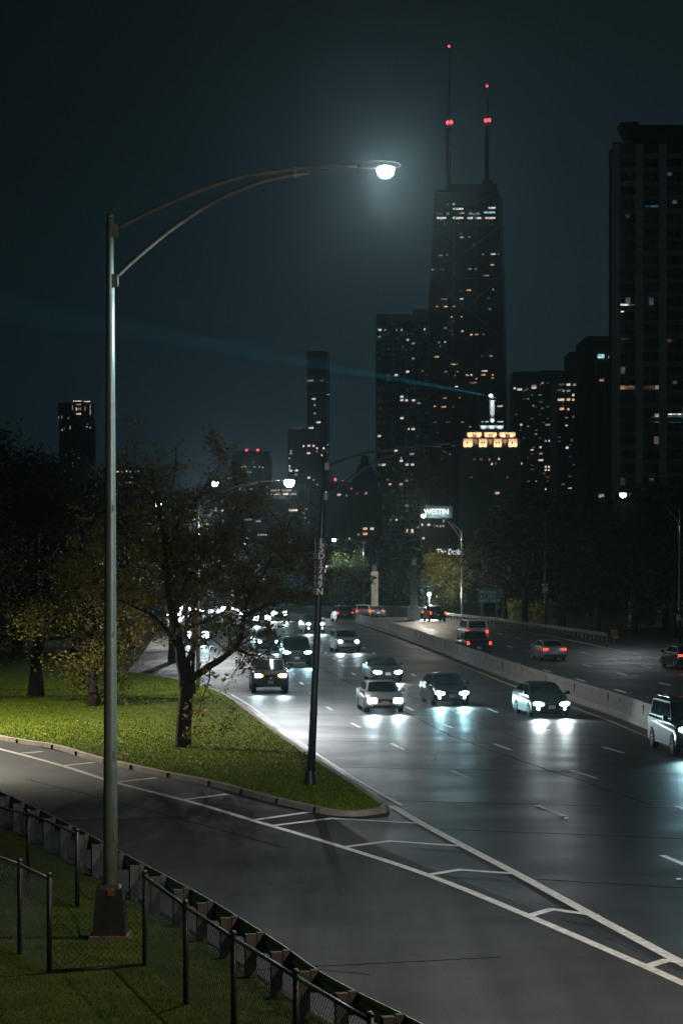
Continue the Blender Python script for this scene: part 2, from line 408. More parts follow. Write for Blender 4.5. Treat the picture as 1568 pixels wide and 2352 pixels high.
# left edge line of the near carriageway running into the gore
el = smooth_path([gp(900, 1850), gp(820, 1803), gp(762, 1766), gp(705, 1728), gp(660, 1696), gp(615, 1662), gp(582, 1636), gp(548, 1612), gp(520, 1596)], 5)
strip(pw, offset(el, -.22 if False else .25), .13, Z)
gore_r = smooth_path([gp(900, 1852), gp(968, 1892), gp(1068, 1946), gp(1190, 2010), gp(1365, 2106), gp(1540, 2200), gp(1720, 2295)], 5)
strip(pw, gore_r, .24, Z)
gore_l = smooth_path([gp(1720, 2325), gp(1568, 2260), gp(1490, 2225), gp(1220, 2108), gp(985, 2012), gp(785, 1946), gp(628, 1899), gp(580, 1885), gp(440, 1843), gp(262, 1797), gp(145, 1760), gp(0, 1721), gp(-200, 1675)], 5)
strip(pw, gore_l, .21, Z)
for chev in ([(622, 1898), (760, 1881), (965, 1892)], [(788, 1947), (895, 1933), (1066, 1945)], [(980, 2011), (1055, 1999), (1192, 2009)],
             [(1210, 2106), (1265, 2090), (1368, 2104)], [(1482, 2222), (1530, 2207), (1585, 2216)],
             [(50, 1731), (98, 1727)], [(143, 1760), (216, 1752)], [(262, 1798), (362, 1787)], [(412, 1839), (522, 1825)], [(580, 1885), (712, 1866)]):
    P = [gp(*c) for c in chev]
    for i in range(len(P)-1):
        d = (P[i+1]-P[i]).normalized()
        strip(pw, [P[i]-d*(.09 if i else 0), P[i+1]+d*(.09 if i < len(P)-2 else 0)], .24, Z+.003+.0015*i)
structure(pw.build('lane_markings', M['paint'])); structure(dw.build('lane_dashes', M['paint_dash']))
py = MB()
strip(py, offset(median[:60], -1.0), .13, .0064); structure(py.build('median_edge_line', M['paint_y']))
# tar seams and cracks
sm = MB()
def wob(a, b, n, amp):
    a, b = gp(*a), gp(*b); random.seed(int(a.x*100+b.y)); t = (b-a).normalized(); nn = Vector((t.y, -t.x, 0))
    return [a.lerp(b, i/n)+nn*random.uniform(-amp, amp) for i in range(n+1)]
for a, b, w in (((70, 1889), (432, 1878), .16), ((60, 1790), (250, 1838), .06), ((250, 1838), (480, 1900), .06), ((480, 1900), (660, 1950), .05),
                ((520, 2232), (900, 2212), .07), ((900, 2212), (1150, 2200), .06), ((700, 2225), (850, 2240), .05)):
    strip(sm, wob(a, b, 14, .03), w, .0105)
for a, b, w in (((690, 1510), (1030, 1688), .07), ((1030, 1688), (1120, 1722), .07), ((1120, 1722), (1500, 1850), .06), ((840, 1560), (1200, 1700), .06)):
    strip(sm, wob(a, b, 16, .05), w, .0054)
for a, b, w in (((705, 1702), (1500, 1712), .22), ((760, 1762), (1560, 1778), .2), ((640, 1640), (1390, 1648), .25), ((860, 1838), (1600, 1858), .18), ((1010, 1905), (1600, 1928), .16), ((1230, 2020), (1600, 2042), .14), ((1130, 1512), (1480, 1514), .3), ((960, 1478), (1300, 1480), .35)):
    strip(sm, wob(a, b, 24, .04), w*.6, .0052)
structure(sm.build('tar_seams', M['tar']))
# raised reflective road studs
stud_px = [(722, 1740), (917, 1716), (935, 1727), (995, 1731), (1000, 1741), (1225, 1730), (1290, 1872), (1237, 1851), (1300, 1880), (1558, 2020), (893, 1503), (876, 1497), (928, 1569), (741, 1622), (1092, 1690),
           (960, 1620), (1172, 1490), (1284, 1493), (1335, 1498), (1448, 1592), (1486, 1602), (1541, 1525), (1510, 1542), (1300, 1436+20), (1165, 1460), (974, 1460), (960, 1461), (963, 1446), (1198, 1445+10), (1390, 1531), (1330, 1512)]
proto = None
def copy_of(o, parent=None):
    c = o.copy(); COL.objects.link(c)
    if parent: c.parent = parent
    return c
def copy_tree(o):
    r = copy_of(o)
    for ch in list(o.children):
        c = copy_of(ch, r)
        for g2 in list(ch.children): copy_of(g2, c)
    return r
stud_mat = mat('reflective_stud', (.92, .93, .95), .35); 
for u, v in stud_px:
    if proto is None:
        b_ = MB(); b_.box((0, 0, .008), (.11, .10, .016), 0, .8); proto = b_.build('road_stud', stud_mat); o = proto
        tag(o, 'small raised reflective stud glinting on the dark asphalt', 'road stud', 'reflective studs between the lanes')
    else: o = copy_of(proto)
    o.location = gp(u, v)+Vector((0, 0, .008))

# ------------------------------------------------------------------ concrete median barrier
prof = [(-.33, .01), (-.33, .09), (-.20, .28), (-.13, .95), (-.11, 1.02), (.11, 1.02), (.13, .95), (.20, .28), (.33, .09), (.33, .01)]
mb = MB(); path = median[2:72]
rings = []
for i, p in enumerate(path):
    t = (path[min(i+1, len(path)-1)]-path[max(i-1, 0)]).normalized(); nn = Vector((t.y, -t.x, 0))
    rings.append(mb.add([p+nn*a+Vector((0, 0, z)) for a, z in prof]))
for i in range(len(path)-1):
    for k in range(len(prof)-1): mb.face((rings[i]+k, rings[i]+k+1, rings[i+1]+k+1, rings[i+1]+k))
mb.face([rings[0]+k for k in range(len(prof))]); mb.face([rings[-1]+k for k in range(len(prof))][::-1])
bar = empty('median_barrier', path[0], 0, 'long concrete median barrier dividing the two carriageways', 'barrier')
w = mb.build('barrier_wall', M['concrete']); w.parent = bar; w.location = -path[0]
# joints and lifting slots
jb = MB(); acc = 0; k = 0
for i in range(1, len(path)):
    seg = (path[i]-path[i-1]).length; s0 = 0
    while acc+seg-s0 >= 3.0:
        s0 += 3.0-acc; acc = 0; k += 1
        p = path[i-1].lerp(path[i], s0/seg); t = (path[i]-path[i-1]).normalized(); nn = Vector((t.y, -t.x, 0)); a = math.atan2(t.y, t.x)
        if k % 3 == 0: q = p-nn*.168; jb.box((q.x, q.y, .6), (.035, .03, .66), a)
        else:
            q = p-nn*.148; jb.box((q.x, q.y, .78), (.10, .03, .06), a); q = p-nn*.19; jb.box((q.x, q.y, .33), (.10, .03, .05), a)
    acc += seg-s0
w = jb.build('joint', M['tar']); w.parent = bar; w.location = -path[0]; w['kind'] = 'stuff'
rf = MB(); p = min(offset(median, -.22), key=lambda q: abs(q.y-gp(851, 1480).y)); rf.box((p.x, p.y, .62), (.26, .05, .42), 0); o = rf.build('reflector', M['white']); o.parent = bar; o.location = -path[0]

# ------------------------------------------------------------------ guardrails
def guardrail(name, label, path, spacing, postmat, railmat, h=.72, side=1, wood=True):
    base = path[0].copy(); root = empty(name, base, 0, label, 'guardrail')
    rail = MB(); wp = [(.0, -.155), (.04, -.12), (.04, -.06), (.0, -.02), (.0, .02), (.04, .06), (.04, .12), (.0, .155)]
    rr_ = []
    for i, p in enumerate(path):
        t = (path[min(i+1, len(path)-1)]-path[max(i-1, 0)]).normalized(); nn = Vector((t.y, -t.x, 0))*side
        rr_.append(rail.add([p-base+nn*(a+.12)+Vector((0, 0, h-.155+z)) for a, z in wp] + [p-base+nn*(a+.105)+Vector((0, 0, h-.155+z)) for a, z in wp[::-1]]))
    n = 16
    for i in range(len(path)-1):
        for k in range(n): rail.face((rr_[i]+k, rr_[i]+(k+1) % n, rr_[i+1]+(k+1) % n, rr_[i+1]+k))
    rail.build('rail', railmat, root)
    acc = spacing*.5; posts = []
    for i in range(1, len(path)):
        seg = (path[i]-path[i-1]).length; s0 = 0
        while acc+seg-s0 >= spacing:
            s0 += spacing-acc; acc = 0
            p = path[i-1].lerp(path[i], s0/seg); t = (path[i]-path[i-1]).normalized(); posts.append((p, t))
        acc += seg-s0
    for p, t in posts:
        nn = Vector((t.y, -t.x, 0))*side; a = math.atan2(t.y, t.x); pm = MB()
        if wood:
            c = p-base-nn*.12; pm.box((c.x, c.y, h/2-.01), (.13, .18, h+.0), a)
            o = pm.build('post', postmat, root)
            bk = MB(); c = p-base+nn*.055; bk.box((c.x, c.y, h-.16), (.12, .145, .34), a); bk.build('block', postmat, o)
        else:
            c = p-base+nn*.03; pm.box((c.x, c.y, h/2-.04), (.11, .14, h-.08), a); pm.build('post', postmat, root)
    return root
def rail_ground(u, vt, h=.74): return gp(u, (vt-VH*(h/H))/(1-h/H))
gr = smooth_path([rail_ground(*p) for p in ((1080, 2425), (946, 2350), (779, 2266), (704, 2222), (625, 2165), (498, 2084), (432, 2046), (340, 1996), (287, 1968), (228, 1936), (179, 1908), (123, 1880), (46, 1843), (0, 1822), (-120, 1770), (-260, 1725))], 4)
guardrail('ramp_guardrail', 'weathered timber post guardrail along the near ramp edge behind the chain link fence', gr, 1.9, M['timber'], M['rail_back'], .74, 1)
gr2 = smooth_path([gp(*p) for p in ((1398, 1475), (1300, 1459), (1178, 1441), (1100, 1431), (1040, 1424), (1012, 1421))], 4)
guardrail('highway_guardrail', 'steel beam guardrail on the outer edge of the far carriageway', gr2, 1.9, M['rail_dull'], M['rail_dull'], .78, -1, False)

# ------------------------------------------------------------------ chain link fences
def chain_panel(a, b, h, z0=.06, pitch=.075, r=.0035):
    mb = MB(); a, b = Vector(a), Vector(b); L = (b-a).length; t = (b-a)/L; up = Vector((0, 0, 1))
    x = -h
    while x < L:
        for sg in (1, -1):
            x0, x1 = x, x+h; lo, hi = 0.0, h
            if x0 < 0: lo = -x0; x0 = 0
            if x1 > L: hi = h-(x1-L); x1 = L
            if x1-x0 < .02: continue
            za, zb = (lo, hi) if sg == 1 else (h-lo, h-hi)
            p = a+t*x0+up*(z0+za); q = a+t*x1+up*(z0+zb)
            mb.tube([p, q], r, 3, False)
        x += pitch*1.4142
    return mb
def fence(name, label, pts, h, top=True, posts=None, bottom=False, railm=None):
    P = [gp(*p) for p in pts]; base = P[0].copy(); root = empty(name, base, 0, label, 'fence', 'black chain link fences around the lamp post')
    for i, p in enumerate(P):
        if posts and not posts[i]: continue
        q = p-base; mb = MB(); mb.tube([q, q+Vector((0, 0, h+.06))], .044, 10)
        o = mb.build('post', M['black'], root)
        c = MB(); c.lathe([(.052, 0), (.05, .03), (.024, .055)], q+Vector((0, 0, h+.055)), seg=10); c.build('post_cap', M['dkrail'], o)
    for i in range(len(P)-1):
        a, b = P[i]-base, P[i+1]-base
        if top:
            mb = MB(); mb.tube([a+Vector((0, 0, h)), b+Vector((0, 0, h))], .03, 8); mb.build('top_rail', railm or M['dkrail'], root)
        if bottom:
            mb = MB(); mb.tube([a+Vector((0, 0, .05)), b+Vector((0, 0, .05))], .03, 8); mb.build('bottom_rail', M['black'], root)
        chain_panel(a, b, h-.08).build('chain_link', M['vinyl'], root, fix=False)
    return root
fence('chain_link_fence', 'black chain link fence run beside the ramp guardrail, right of the tall lamp pole', [(333, 2222), (427, 2311), (537, 2405), (680, 2520), (850, 2650)], 1.55)
fence('chain_link_fence', 'rear chain link fence run ending behind the tall lamp pole', [(-70, 1990), (66, 2030), (178, 2088)], 1.5)
fence('chain_link_fence', 'near chain link fence run at the far left with a bright worn top rail', [(-90, 2130), (46, 2196), (114, 2238)], 1.6, railm=M['galv'])
fence('chain_link_fence', 'chain link panel without a top rail in front of the lamp base', [(121, 2238), (326, 2223)], 1.45, top=False, posts=[0, 0], bottom=True)
sw = MB(); a, b = gp(178, 2088)+Vector((0, 0, .5)), gp(222, 2158)+Vector((0, 0, .75)); sw.tube([a, a.lerp(b, .35)-Vector((0, 0, .14)), a.lerp(b, .7)-Vector((0, 0, .1)), b], .012, 5)
tag(sw.build('cable', M['black']), 'sagging black cable strung from fence post to lamp base', 'cable')

# ------------------------------------------------------------------ street lamps
def bez(pts, n=14):
    P = smooth_path([tuple(p) for p in pts], max(2, n//max(1, len(pts)-1))); return P
def lamp_post(name, label, base, height, up_arm, lo_arm, head_dir, lit=None, power=8000, col=(.9, .97, 1), r0=.125, r1=.075, pm=None, box=False, lean=Vector((0, 0, 0)), group='street lamps along the road', stray=1.0, cone=168, ls=1.0):
    """up_arm / lo_arm: lists of (distance out along head_dir, height)"""
    pm = pm or M['pole']; root = empty(name, base, 0, label, 'street lamp', group); d = Vector(head_dir).normalized()
    topv = lean+Vector((0, 0, height))
    mb = MB(); ks = [0, .25, .5, .75, 1.0]; mb.tube([topv*k for k in ks], [r0+(r1-r0)*k for k in ks], 14); mb.build('pole', pm, root)
    mb = MB(); mb.lathe([(r1*1.1, 0), (r1*1.1, .03), (r1*.5, .08)], topv, seg=10); mb.build('pole_cap', pm, root)
    def arm(pts, ra, rb):
        W = [d*a+Vector((0, 0, z))+lean*(z/height) for a, z in pts]; W = bez(W, 16)
        m2 = MB(); n = len(W); m2.tube(W, [ra+(rb-ra)*i/(n-1) for i in range(n)], 8); return m2, W
    m2, W = arm(up_arm, .045, .035); m2.build('upper_arm', M['arm'] if pm is M['pole'] else (M['black'] if lean.length else pm), root)
    m3, W3 = arm(lo_arm, .045, .035); m3.build('lower_arm', M['arm'] if pm is M['pole'] else (M['black'] if lean.length else pm), root)
    for a, z in (up_arm[0], lo_arm[0]):
        q = d*r1+Vector((0, 0, z))+lean*(z/height); b_ = MB(); b_.box((q.x, q.y, q.z), (.14, .14, .22), math.atan2(d.y, d.x)); b_.build('bracket', pm, root)
    q = W3[-1].lerp(W3[-3], .4) if len(W3) > 3 else W3[-1]; q2 = min(W, key=lambda p: (p.x-q.x)**2+(p.y-q.y)**2)
    b_ = MB(); b_.tube([q-Vector((0, 0, .05)), q2+Vector((0, 0, .05))], .03, 6); b_.build('tie', pm, root)
    # cobra head
    e = W[-1]; a = math.atan2(d.y, d.x); hd = MB(); rings = []
    for k, (x, w, zt, zb) in enumerate(((0, .05, .05, -.04), (.12, .09, .07, -.05), (.35, .16, .10, -.06), (.6, .17, .09, -.05), (.75, .10, .05, -.03), (.78, .04, .02, -.01))):
        pr = []
        for j in range(10):
            th = 2*math.pi*j/10; yy = math.cos(th)*w; zz = math.sin(th); zz = zz*(zt if zz > 0 else -zb)
            pr.append(e+d*x+Vector((-d.y, d.x, 0))*yy+Vector((0, 0, zz)))
        rings.append(hd.add(pr))
    for k in range(len(rings)-1):
        for j in range(10): hd.face((rings[k]+j, rings[k]+(j+1) % 10, rings[k+1]+(j+1) % 10, rings[k+1]+j), True)
    hd.face([rings[0]+j for j in range(10)]); hd.face([rings[-1]+j for j in range(10)])
    hobj = hd.build('lamp_head', M['arm'] if pm is M['pole'] else pm, root)
    c = e+d*.5+Vector((0, 0, -.04))
    ln = MB(); ln.lathe([(.155*ls, .02), (.155*ls, -.05*ls), (.135*ls, -.12*ls), (.08*ls, -.17*ls), (.03*ls, -.185*ls)], c, seg=14)
    ln.build('lens', lit or M['glass'], hobj)
    if lit:
        q = c+Vector((0, 0, -.20-.16*ls)); light('street_lamp_light', 'SPOT', q, power, col, root, .10, q-Vector((0, 0, 5)), cone, .25)
        for yy in (-1, 1):   # roadway optics throw light both ways along the road
            if stray: light('street_lamp_throw_light', 'SPOT', c+Vector((0, yy*(.17*ls+.14), -.09*ls)), power*stray, col, root, .06, c+Vector((d.x*.3, yy*(.17*ls+1.14), -.09*ls-.06)), 128, 1.0)
    if box:
        b_ = MB(); b_.box((0, 0, .52), (.62, .62, .86), 0, .76); b_.box((0, 0, .98), (.40, .40, .08), 0, .8); bb = b_.build('base_box', M['black'], root)
        c_ = MB(); c_.box((.0, 0, .05), (.74, .74, .12), 0, .96); c_.build('footing', M['rustc'], root)
        p_ = MB(); p_.box((.03, -.25, .9), (.13, .04, .12), 0); p_.build('access_plate', M['rust'], bb)
    return root
# the lit lamp on the left
B1 = gp(254, 2158); s1 = (2158-VH)/H
def hz(v, s, vb): return (vb-v)/s
up = [((u-254)/s1, hz(v, s1, 2158)) for u, v in ((258, 530), (320, 499), (384, 469), (458, 438), (534, 412), (605, 398), (677, 389), (750, 383), (822, 381))]
lo = [((u-254)/s1, hz(v, s1, 2158)) for u, v in ((258, 644), (300, 604), (344, 566), (386, 532), (430, 501), (480, 470), (534, 443), (580, 425), (630, 410), (710, 397))]
main_lamp = lamp_post('street_lamp', 'tall grey lamp pole in the foreground with twin curved arms and a blazing white lamp', B1, hz(500, s1, 2158), up, lo, (1, 0, 0), M['lamp'], 4700, (.86, .97, 1), .145, .072, None, True, stray=.75)
for z, w in ((3.4, .07), (5.6, .05), (7.9, .06), (1.9, .09)):
    a = -.95; r = .145-.073*z/13.15+.002
    b_ = MB(); b_.lathe([(.001, 0), (w*.5, .004), (w*.4, .01)], (0, 0, 0), axis='x', seg=9); o = b_.build('rust_patch', M['rust'], main_lamp); o.location = (r*math.cos(a), r*math.sin(a), z); o.rotation_euler = (0, 0, a); o.scale = (1, .5, 2.2)
# the unlit pole carrying the address strip
B2 = gp(713, 1812); B2.z = .12; s2 = (1812-VH)/H
up2 = [((u-745)/s2+.42, hz(v, s2, 1812)) for u, v in ((750, 1080), (790, 1065), (837, 1050), (890, 1041), (935, 1035), (985, 1031))]
lo2 = [((u-745)/s2+.42, hz(v, s2, 1812)) for u, v in ((748, 1149), (800, 1110), (866, 1067), (925, 1045), (970, 1038))]
sx = 745-713
up2 = [(a-.42, z) for a, z in up2]; lo2 = [(a-.42, z) for a, z in lo2]
lp2 = lamp_post('street_lamp', 'leaning dark unlit lamp pole on the lawn point carrying vertical white lettering', B2, hz(1050, s2, 1812), up2, lo2, (1, 0, 0), None, 0, r0=.125, r1=.07, pm=M['dkpole'], lean=Vector((33/s2, 0, 0)))
b_ = MB(); b_.lathe([(.22, .0), (.21, .06), (.15, .42), (.13, .5)], (0, 0, -.02), seg=8); b_.build('base_box', M['black'], lp2)
zc = hz(1311, s2, 1812)
for k, (ang, dx) in enumerate(((8, .05), (-62, -.1))):
    cxp = 33/s2*zc/hz(1050, s2, 1812)
    rz = R(ang); nrm = Vector((math.sin(rz), -math.cos(rz), 0)); c = Vector((cxp+dx*.2, 0, zc))+nrm*.135
    b_ = MB(); b_.box((0, 0, 0), (.25, .012, 1.74), 0); pl = b_.build('address_strip', M['sign_black'], lp2); pl.location = c; pl.rotation_euler = (0, R(2.5), rz)
    for i, ch in enumerate('LSD1749N'):
        t = text_mesh('lettering', ch, .27, M['white'], pl, (0, -.008, .76-i*.217), (R(90), 0, 0), .002, bold=.006)
# others: (label, pole u, ground v, top v, head u, head v, lit material, power, colour)
LAMPS = [
    ('street lamp beyond the median with a white lamp, left of the stone pylons', 835, 1402, 1242, 767, 1238, M['lamp'], 2600, (.92, .98, 1)),
    ('street lamp beyond the guardrail with a warm flaring lamp below the hotel sign', 1060, 1421, 1216, 972, 1182, M['lamp_warm'], 2600, (1, .88, .72)),
    ('unlit street lamp pole carrying the white speed zone sign', 1252, 1446, 1172, 1165, 1160, None, 0, None),
    ('street lamp at the far right edge with a small lit head', 1560, 1478, 1163, 1430, 1133, M['lamp'], 1300, (.86, .96, 1)),
    ('slim lit street lamp standing behind the big lawn tree', 455, 1590, 1152, 664, 1103, M['lamp'], 7500, (.92, .98, 1)),
    ('distant lit street lamp showing through branches left of the grey tower', 428, 1483, 1140, 494, 1107, M['lamp'], 4000, (.95, .97, 1)),
    ('small distant lit street lamp among the left trees', 320, 1455, 1185, 364, 1157, M['lamp_warm'], 2200, (1, .93, .85)),
]
for lab, u, vg, vt, hu, hv, m_, pw_, c_ in LAMPS:
    B = gp(u, vg); s = (vg-VH)/H; sg = 1 if hu > u else -1; D = abs(hu-u)/s-.5; ht = hz(vt, s, vg); hh = hz(hv, s, vg)
    rise = hh-(ht-.3)
    up_ = [(0, ht-.3), (D*.25, ht-.3+rise*.45), (D*.55, ht-.3+rise*.85), (D, hh)]
    lo_ = [(0, ht-1.5), (D*.25, ht-1.5+(rise+1.2)*.52), (D*.5, ht-1.5+(rise+1.2)*.84), (D*.72, hh-.17)]
    lp = lamp_post('street_lamp', lab, B, ht, up_, lo_, (sg, 0, 0), m_, pw_, c_ or (1, 1, 1), .12, .07, M['galv'] if u > 800 and u < 1100 or u == 455 else M['dkpole'], ls=1.75 if m_ else 1.0, stray=.9 if u in (1060, 428) else (.25 if u == 455 else 0))
    if u == 1252: sz_pole = lp
    if u == 1560: far_right_pole = lp
# one more lamp of the row along the ramp, just outside the frame on the left: it lights the ramp and the lawn
lamp_post('street_lamp', 'ramp street lamp just left of the frame lighting the lawn', (-19.6, 101, .13), 10.5, [(0, 10.2), (1, 10.7), (2.2, 11.05), (3.6, 11.2)], [(0, 9), (1, 10.1), (2, 10.75), (2.8, 11)], (.3, -.95, 0), M['lamp_warm'], 19000, (1, .90, .72), stray=0, cone=142)

# and one of the row on the right hand side, just outside the frame near the camera: it lights the gore
lamp_post('street_lamp', 'warm street lamp just outside the right edge near the gore', (13.0, 29, 0), 10.5, [(0, 10.2), (1, 10.7), (2.2, 11.05), (3.6, 11.2)], [(0, 9), (1, 10.1), (2, 10.75), (2.8, 11)], (-1, .15, 0), M['lamp_warm'], 3700, (1, .76, .56))

# ------------------------------------------------------------------ signs
def sign_board(name, label, u0, v0, u1, v1, Y, m, lines, parent_ground=True, legs=True, lm=None):
    a, b = at(u0, v0, Y), at(u1, v1, Y); cx = (a.x+b.x)/2; w = b.x-a.x; h = a.z-b.z
    root = empty(name, (cx, Y, 0), 0, label, 'sign')
    mb = MB(); mb.box((0, 0, (a.z+b.z)/2), (w, .05, h)); p = mb.build('sign_panel', m, root)
    for body, size, fx, fz in lines:
        text_mesh('lettering', body, size*h, lm or M['white'], p, (fx*w, -.032, (a.z+b.z)/2+fz*h), (R(90), 0, 0), .004, bold=.004*h)
    if legs:
        for k in (-.36, .36):
            mb = MB(); mb.tube([(k*w, .08, 0), (k*w, .08, a.z)], .06, 8); mb.build('leg', M['galv'], root)
    return root, w, h, (a.z+b.z)/2
r_, w_, h_, zc_ = sign_board('road_sign', 'green highway sign with white lettering half hidden by leaves beyond the guardrail', 1097, 1352, 1147, 1385, 262, M['sign_green'], [('Michigan', .33, -.03, .27), ('AT  1000', .28, -.05, -.06), ('NEXT RIGHT', .27, .08, -.34)])
def pole_sign(lab, pole, cu, v0, v1, w_px, vg, lines, nm='road_sign'):
    s = (vg-VH)/H; B = gp(cu, vg); h = (v1-v0)/s; zc = (vg-(v0+v1)/2)/s
    root = empty(nm, (B.x, B.y-.15, zc), 0, lab, 'sign'); mb = MB(); mb.box((0, 0, 0), (w_px/s, .02, h)); p = mb.build('sign_panel', M['white'], root)
    for body, size, fz in lines: text_mesh('lettering', body, size*h, M['sign_black'], p, (0, -.013, fz*h), (R(90), 0, 0), .002)
    return root
pole_sign('white SPEED ZONE AHEAD sign bolted to the unlit lamp pole', sz_pole, 1251, 1341, 1361, 15, 1446, [('SPEED', .30, .3), ('ZONE', .30, 0), ('AHEAD', .30, -.3)])
pole_sign('small white sign on the lamp pole at the far right edge', far_right_pole, 1556, 1412, 1426, 10, 1478, [('NO', .3, .2)])
# striped object marker at the guardrail end
om = gp(1410, 1478); root = empty('object_marker', om, 0, 'yellow and black striped hazard marker at the guardrail end', 'sign')
mb = MB(); mb.box((0, 0, .78), (.6, .03, .68)); p = mb.build('sign_panel', M['yellow'], root)
mb = MB()
for k in (-.42, -.14, .14, .42):
    pts_ = []
    for x, z in ((-.3, -.34+k*.9-.03), (.3, -.34+k*.9+.57), (.3, -.34+k*.9+.70), (-.3, -.34+k*.9+.10)):
        pts_.append((x, -.02, min(1.12, max(.44, .78+z+.06))))
    mb.poly(pts_)
mb.build('stripes', M['sign_black'], p); mb = MB(); mb.tube([(0, .04, 0), (0, .04, .9)], .04, 6); mb.build('leg', M['galv'], root)

# ------------------------------------------------------------------ stone pylons and parapet at the underpass
def pylon(lab, u, v_top, v_cap, v_sh, vg, wpx):
    Y = F*H/(vg-VH); s = F/Y; B = gp(u, vg); root = empty('stone_pylon', B, 0, lab, 'pylon', 'stone pylons by the underpass')
    w = wpx/s; zs = (vg-v_sh)/s; zt = (vg-v_cap)/s; ztop = (vg-v_top)/s
    mb = MB(); mb.box((0, 0, zs*.12), (w*1.7, w*1.7, zs*.24)); mb.box((0, 0, zs*.24+.1), (w*1.4, w*1.4, .2)); mb.build('plinth', M['stone'], root)
    mb = MB(); zb = zs*.24+.2
    mb.box((0, 0, (zb+zs)/2), (w*.86, w*.86, zs-zb))
    for kx in (-.36, -.12, .12, .36):
        mb.box((kx*w, 0, (zb+zs)/2), (w*.15, w*.98, zs-zb-.1)); mb.box((0, kx*w, (zb+zs)/2), (w*.98, w*.15, zs-zb-.16))
    mb.build('shaft', M['stone'], root)
    mb = MB(); mb.box((0, 0, (zs+zt)/2), (w*1.12, w*1.12, zt-zs), 0, .8); cap = mb.build('capital', M['stone'], root)
    mb = MB(); mb.box((0, 0, (zt+ztop)/2), (w*.62, w*.62, ztop-zt)); ln = mb.build('lantern', M['lantern'], root)
    mb = MB()
    for kx in (-.3, -.1, .1, .3): mb.box((kx*w, -w*.32, (zt+ztop)/2), (.07, .05, ztop-zt))
    mb.box((0, 0, ztop+.06), (w*.72, w*.72, .12)); mb.build('lantern_frame', M['black'], ln)
pylon('left stone pylon with a fluted shaft and dim lantern, behind the blue sedan', 860, 1299, 1312, 1320, 1417, 16)
pylon('right stone pylon with a lantern, beside the yellow green tree', 950, 1286, 1298, 1306, 1424, 17)
pa, pb = gp(875, 1414), gp(1014, 1423); root = empty('parapet', pa, 0, 'ribbed concrete parapet wall between the two stone pylons', 'wall')
L_ = (pb-pa).length; a_ = math.atan2(pb.y-pa.y, pb.x-pa.x); mb = MB(); c = (pb-pa)/2; mb.box((c.x, c.y, .6), (L_, .3, 1.2), a_)
k = 0.
while k < L_:
    p = (pb-pa)*(k/L_); mb.box((p.x, p.y-.17, .56), (.16, .08, 1.0), a_); k += .42
mb.build('wall', M['stone'], root); mb = MB(); mb.box((c.x, c.y, 1.26), (L_, .42, .12), a_); mb.build('coping', M['stone'], root)
# ------------------------------------------------------------------ small park lamps
def park_lamp(lab, u, v, Y, r, power, col=(.75, .95, 1)):
    p = at(u, v, Y); root = empty('park_lamp', (p.x, p.y, 0), 0, lab, 'park lamp', 'globe lamps in the park')
    mb = MB(); mb.tube([(0, 0, 0), (0, 0, p.z-r)], [.09, .05], 8); mb.build('post', M['black'], root)
    mb = MB(); mb.lathe([(r*.3, -r), (r*.8, -r*.6), (r, 0), (r*.8, r*.6), (r*.2, r)], (0, 0, p.z), seg=12); mb.build('globe', M['globe'], root)
    if power: light('park_lamp_light', 'POINT', (0, -r-.15, p.z), power, col, root, .15)
park_lamp('bright globe park lamp under the yellow green tree, right of the stone pylon', 985, 1365, 300, .24, 4200, (.95, .95, .8))
park_lamp('small globe lamp showing just right of the lettered pole', 747, 1301, 330, .2, 700)
park_lamp('tiny globe lamp far right among the dark tree trunks', 1545, 1420, 300, .12, 500, (1, .85, .6))
park_lamp('globe lamp hidden behind the right hand tree trunks, lighting leaves yellow', 1290, 1435, 345, .1, 3000, (1, .72, .3))
park_lamp('globe lamp behind the trunks beside the cream kiosk', 1440, 1438, 330, .1, 2500, (1, .85, .55))

# ================================================================== TREES
LEAF = {
 'rust': leaf_mat('autumn_leaves', (.105, .082, .034), (.20, .15, .052), (.32, .21, .055)),
 'green': leaf_mat('dark_leaves', (.012, .020, .009), (.025, .036, .014), (.042, .050, .018)),
 'olive': leaf_mat('olive_leaves', (.085, .082, .016), (.15, .14, .022), (.25, .20, .03)),
 'mid': leaf_mat('mid_green_leaves', (.03, .05, .016), (.05, .085, .022), (.10, .13, .025)),
 'brown': leaf_mat('brown_leaves', (.020, .017, .010), (.036, .030, .016), (.060, .048, .020)),
 'lime': leaf_mat('yellow_green_leaves', (.07, .085, .012), (.15, .15, .02), (.26, .22, .03), .4),
}
def rdir(rng, up=.25, flat=1.0):
    while True:
        d = Vector((rng.gauss(0, 1), rng.gauss(0, 1)*flat, rng.gauss(0, .7)+up))
        if d.length > .2: return d.normalized()
def leaves_at(mb, rng, p, n, spread, size):
    for _ in range(n):
        c = p+Vector((rng.gauss(0, spread), rng.gauss(0, spread), rng.gauss(0, spread*.75)))
        a = rdir(rng); b = a.orthogonal().normalized(); b = b*math.cos(1.3)+a.cross(b)*math.sin(rng.uniform(0, 6.28))
        l = size*rng.uniform(.45, 1.5); w = l*rng.uniform(.35, .55)
        b = a.cross(Vector((rng.gauss(0, 1), rng.gauss(0, 1), rng.gauss(0, 1)))).normalized()
        n0 = mb.add([c-a*l*.5, c+b*w*.5-a*l*.05, c+a*l*.5, c-b*w*.5-a*l*.05]); mb.face((n0, n0+1, n0+2, n0+3))
def curvy(rng, p, d, L, n, wob, grav=0.0):
    out = [p.copy()]
    for i in range(n):
        d = (d+Vector((rng.gauss(0, wob), rng.gauss(0, wob), rng.gauss(0, wob)+grav))).normalized(); out.append(out[-1]+d*(L/n))
    return out
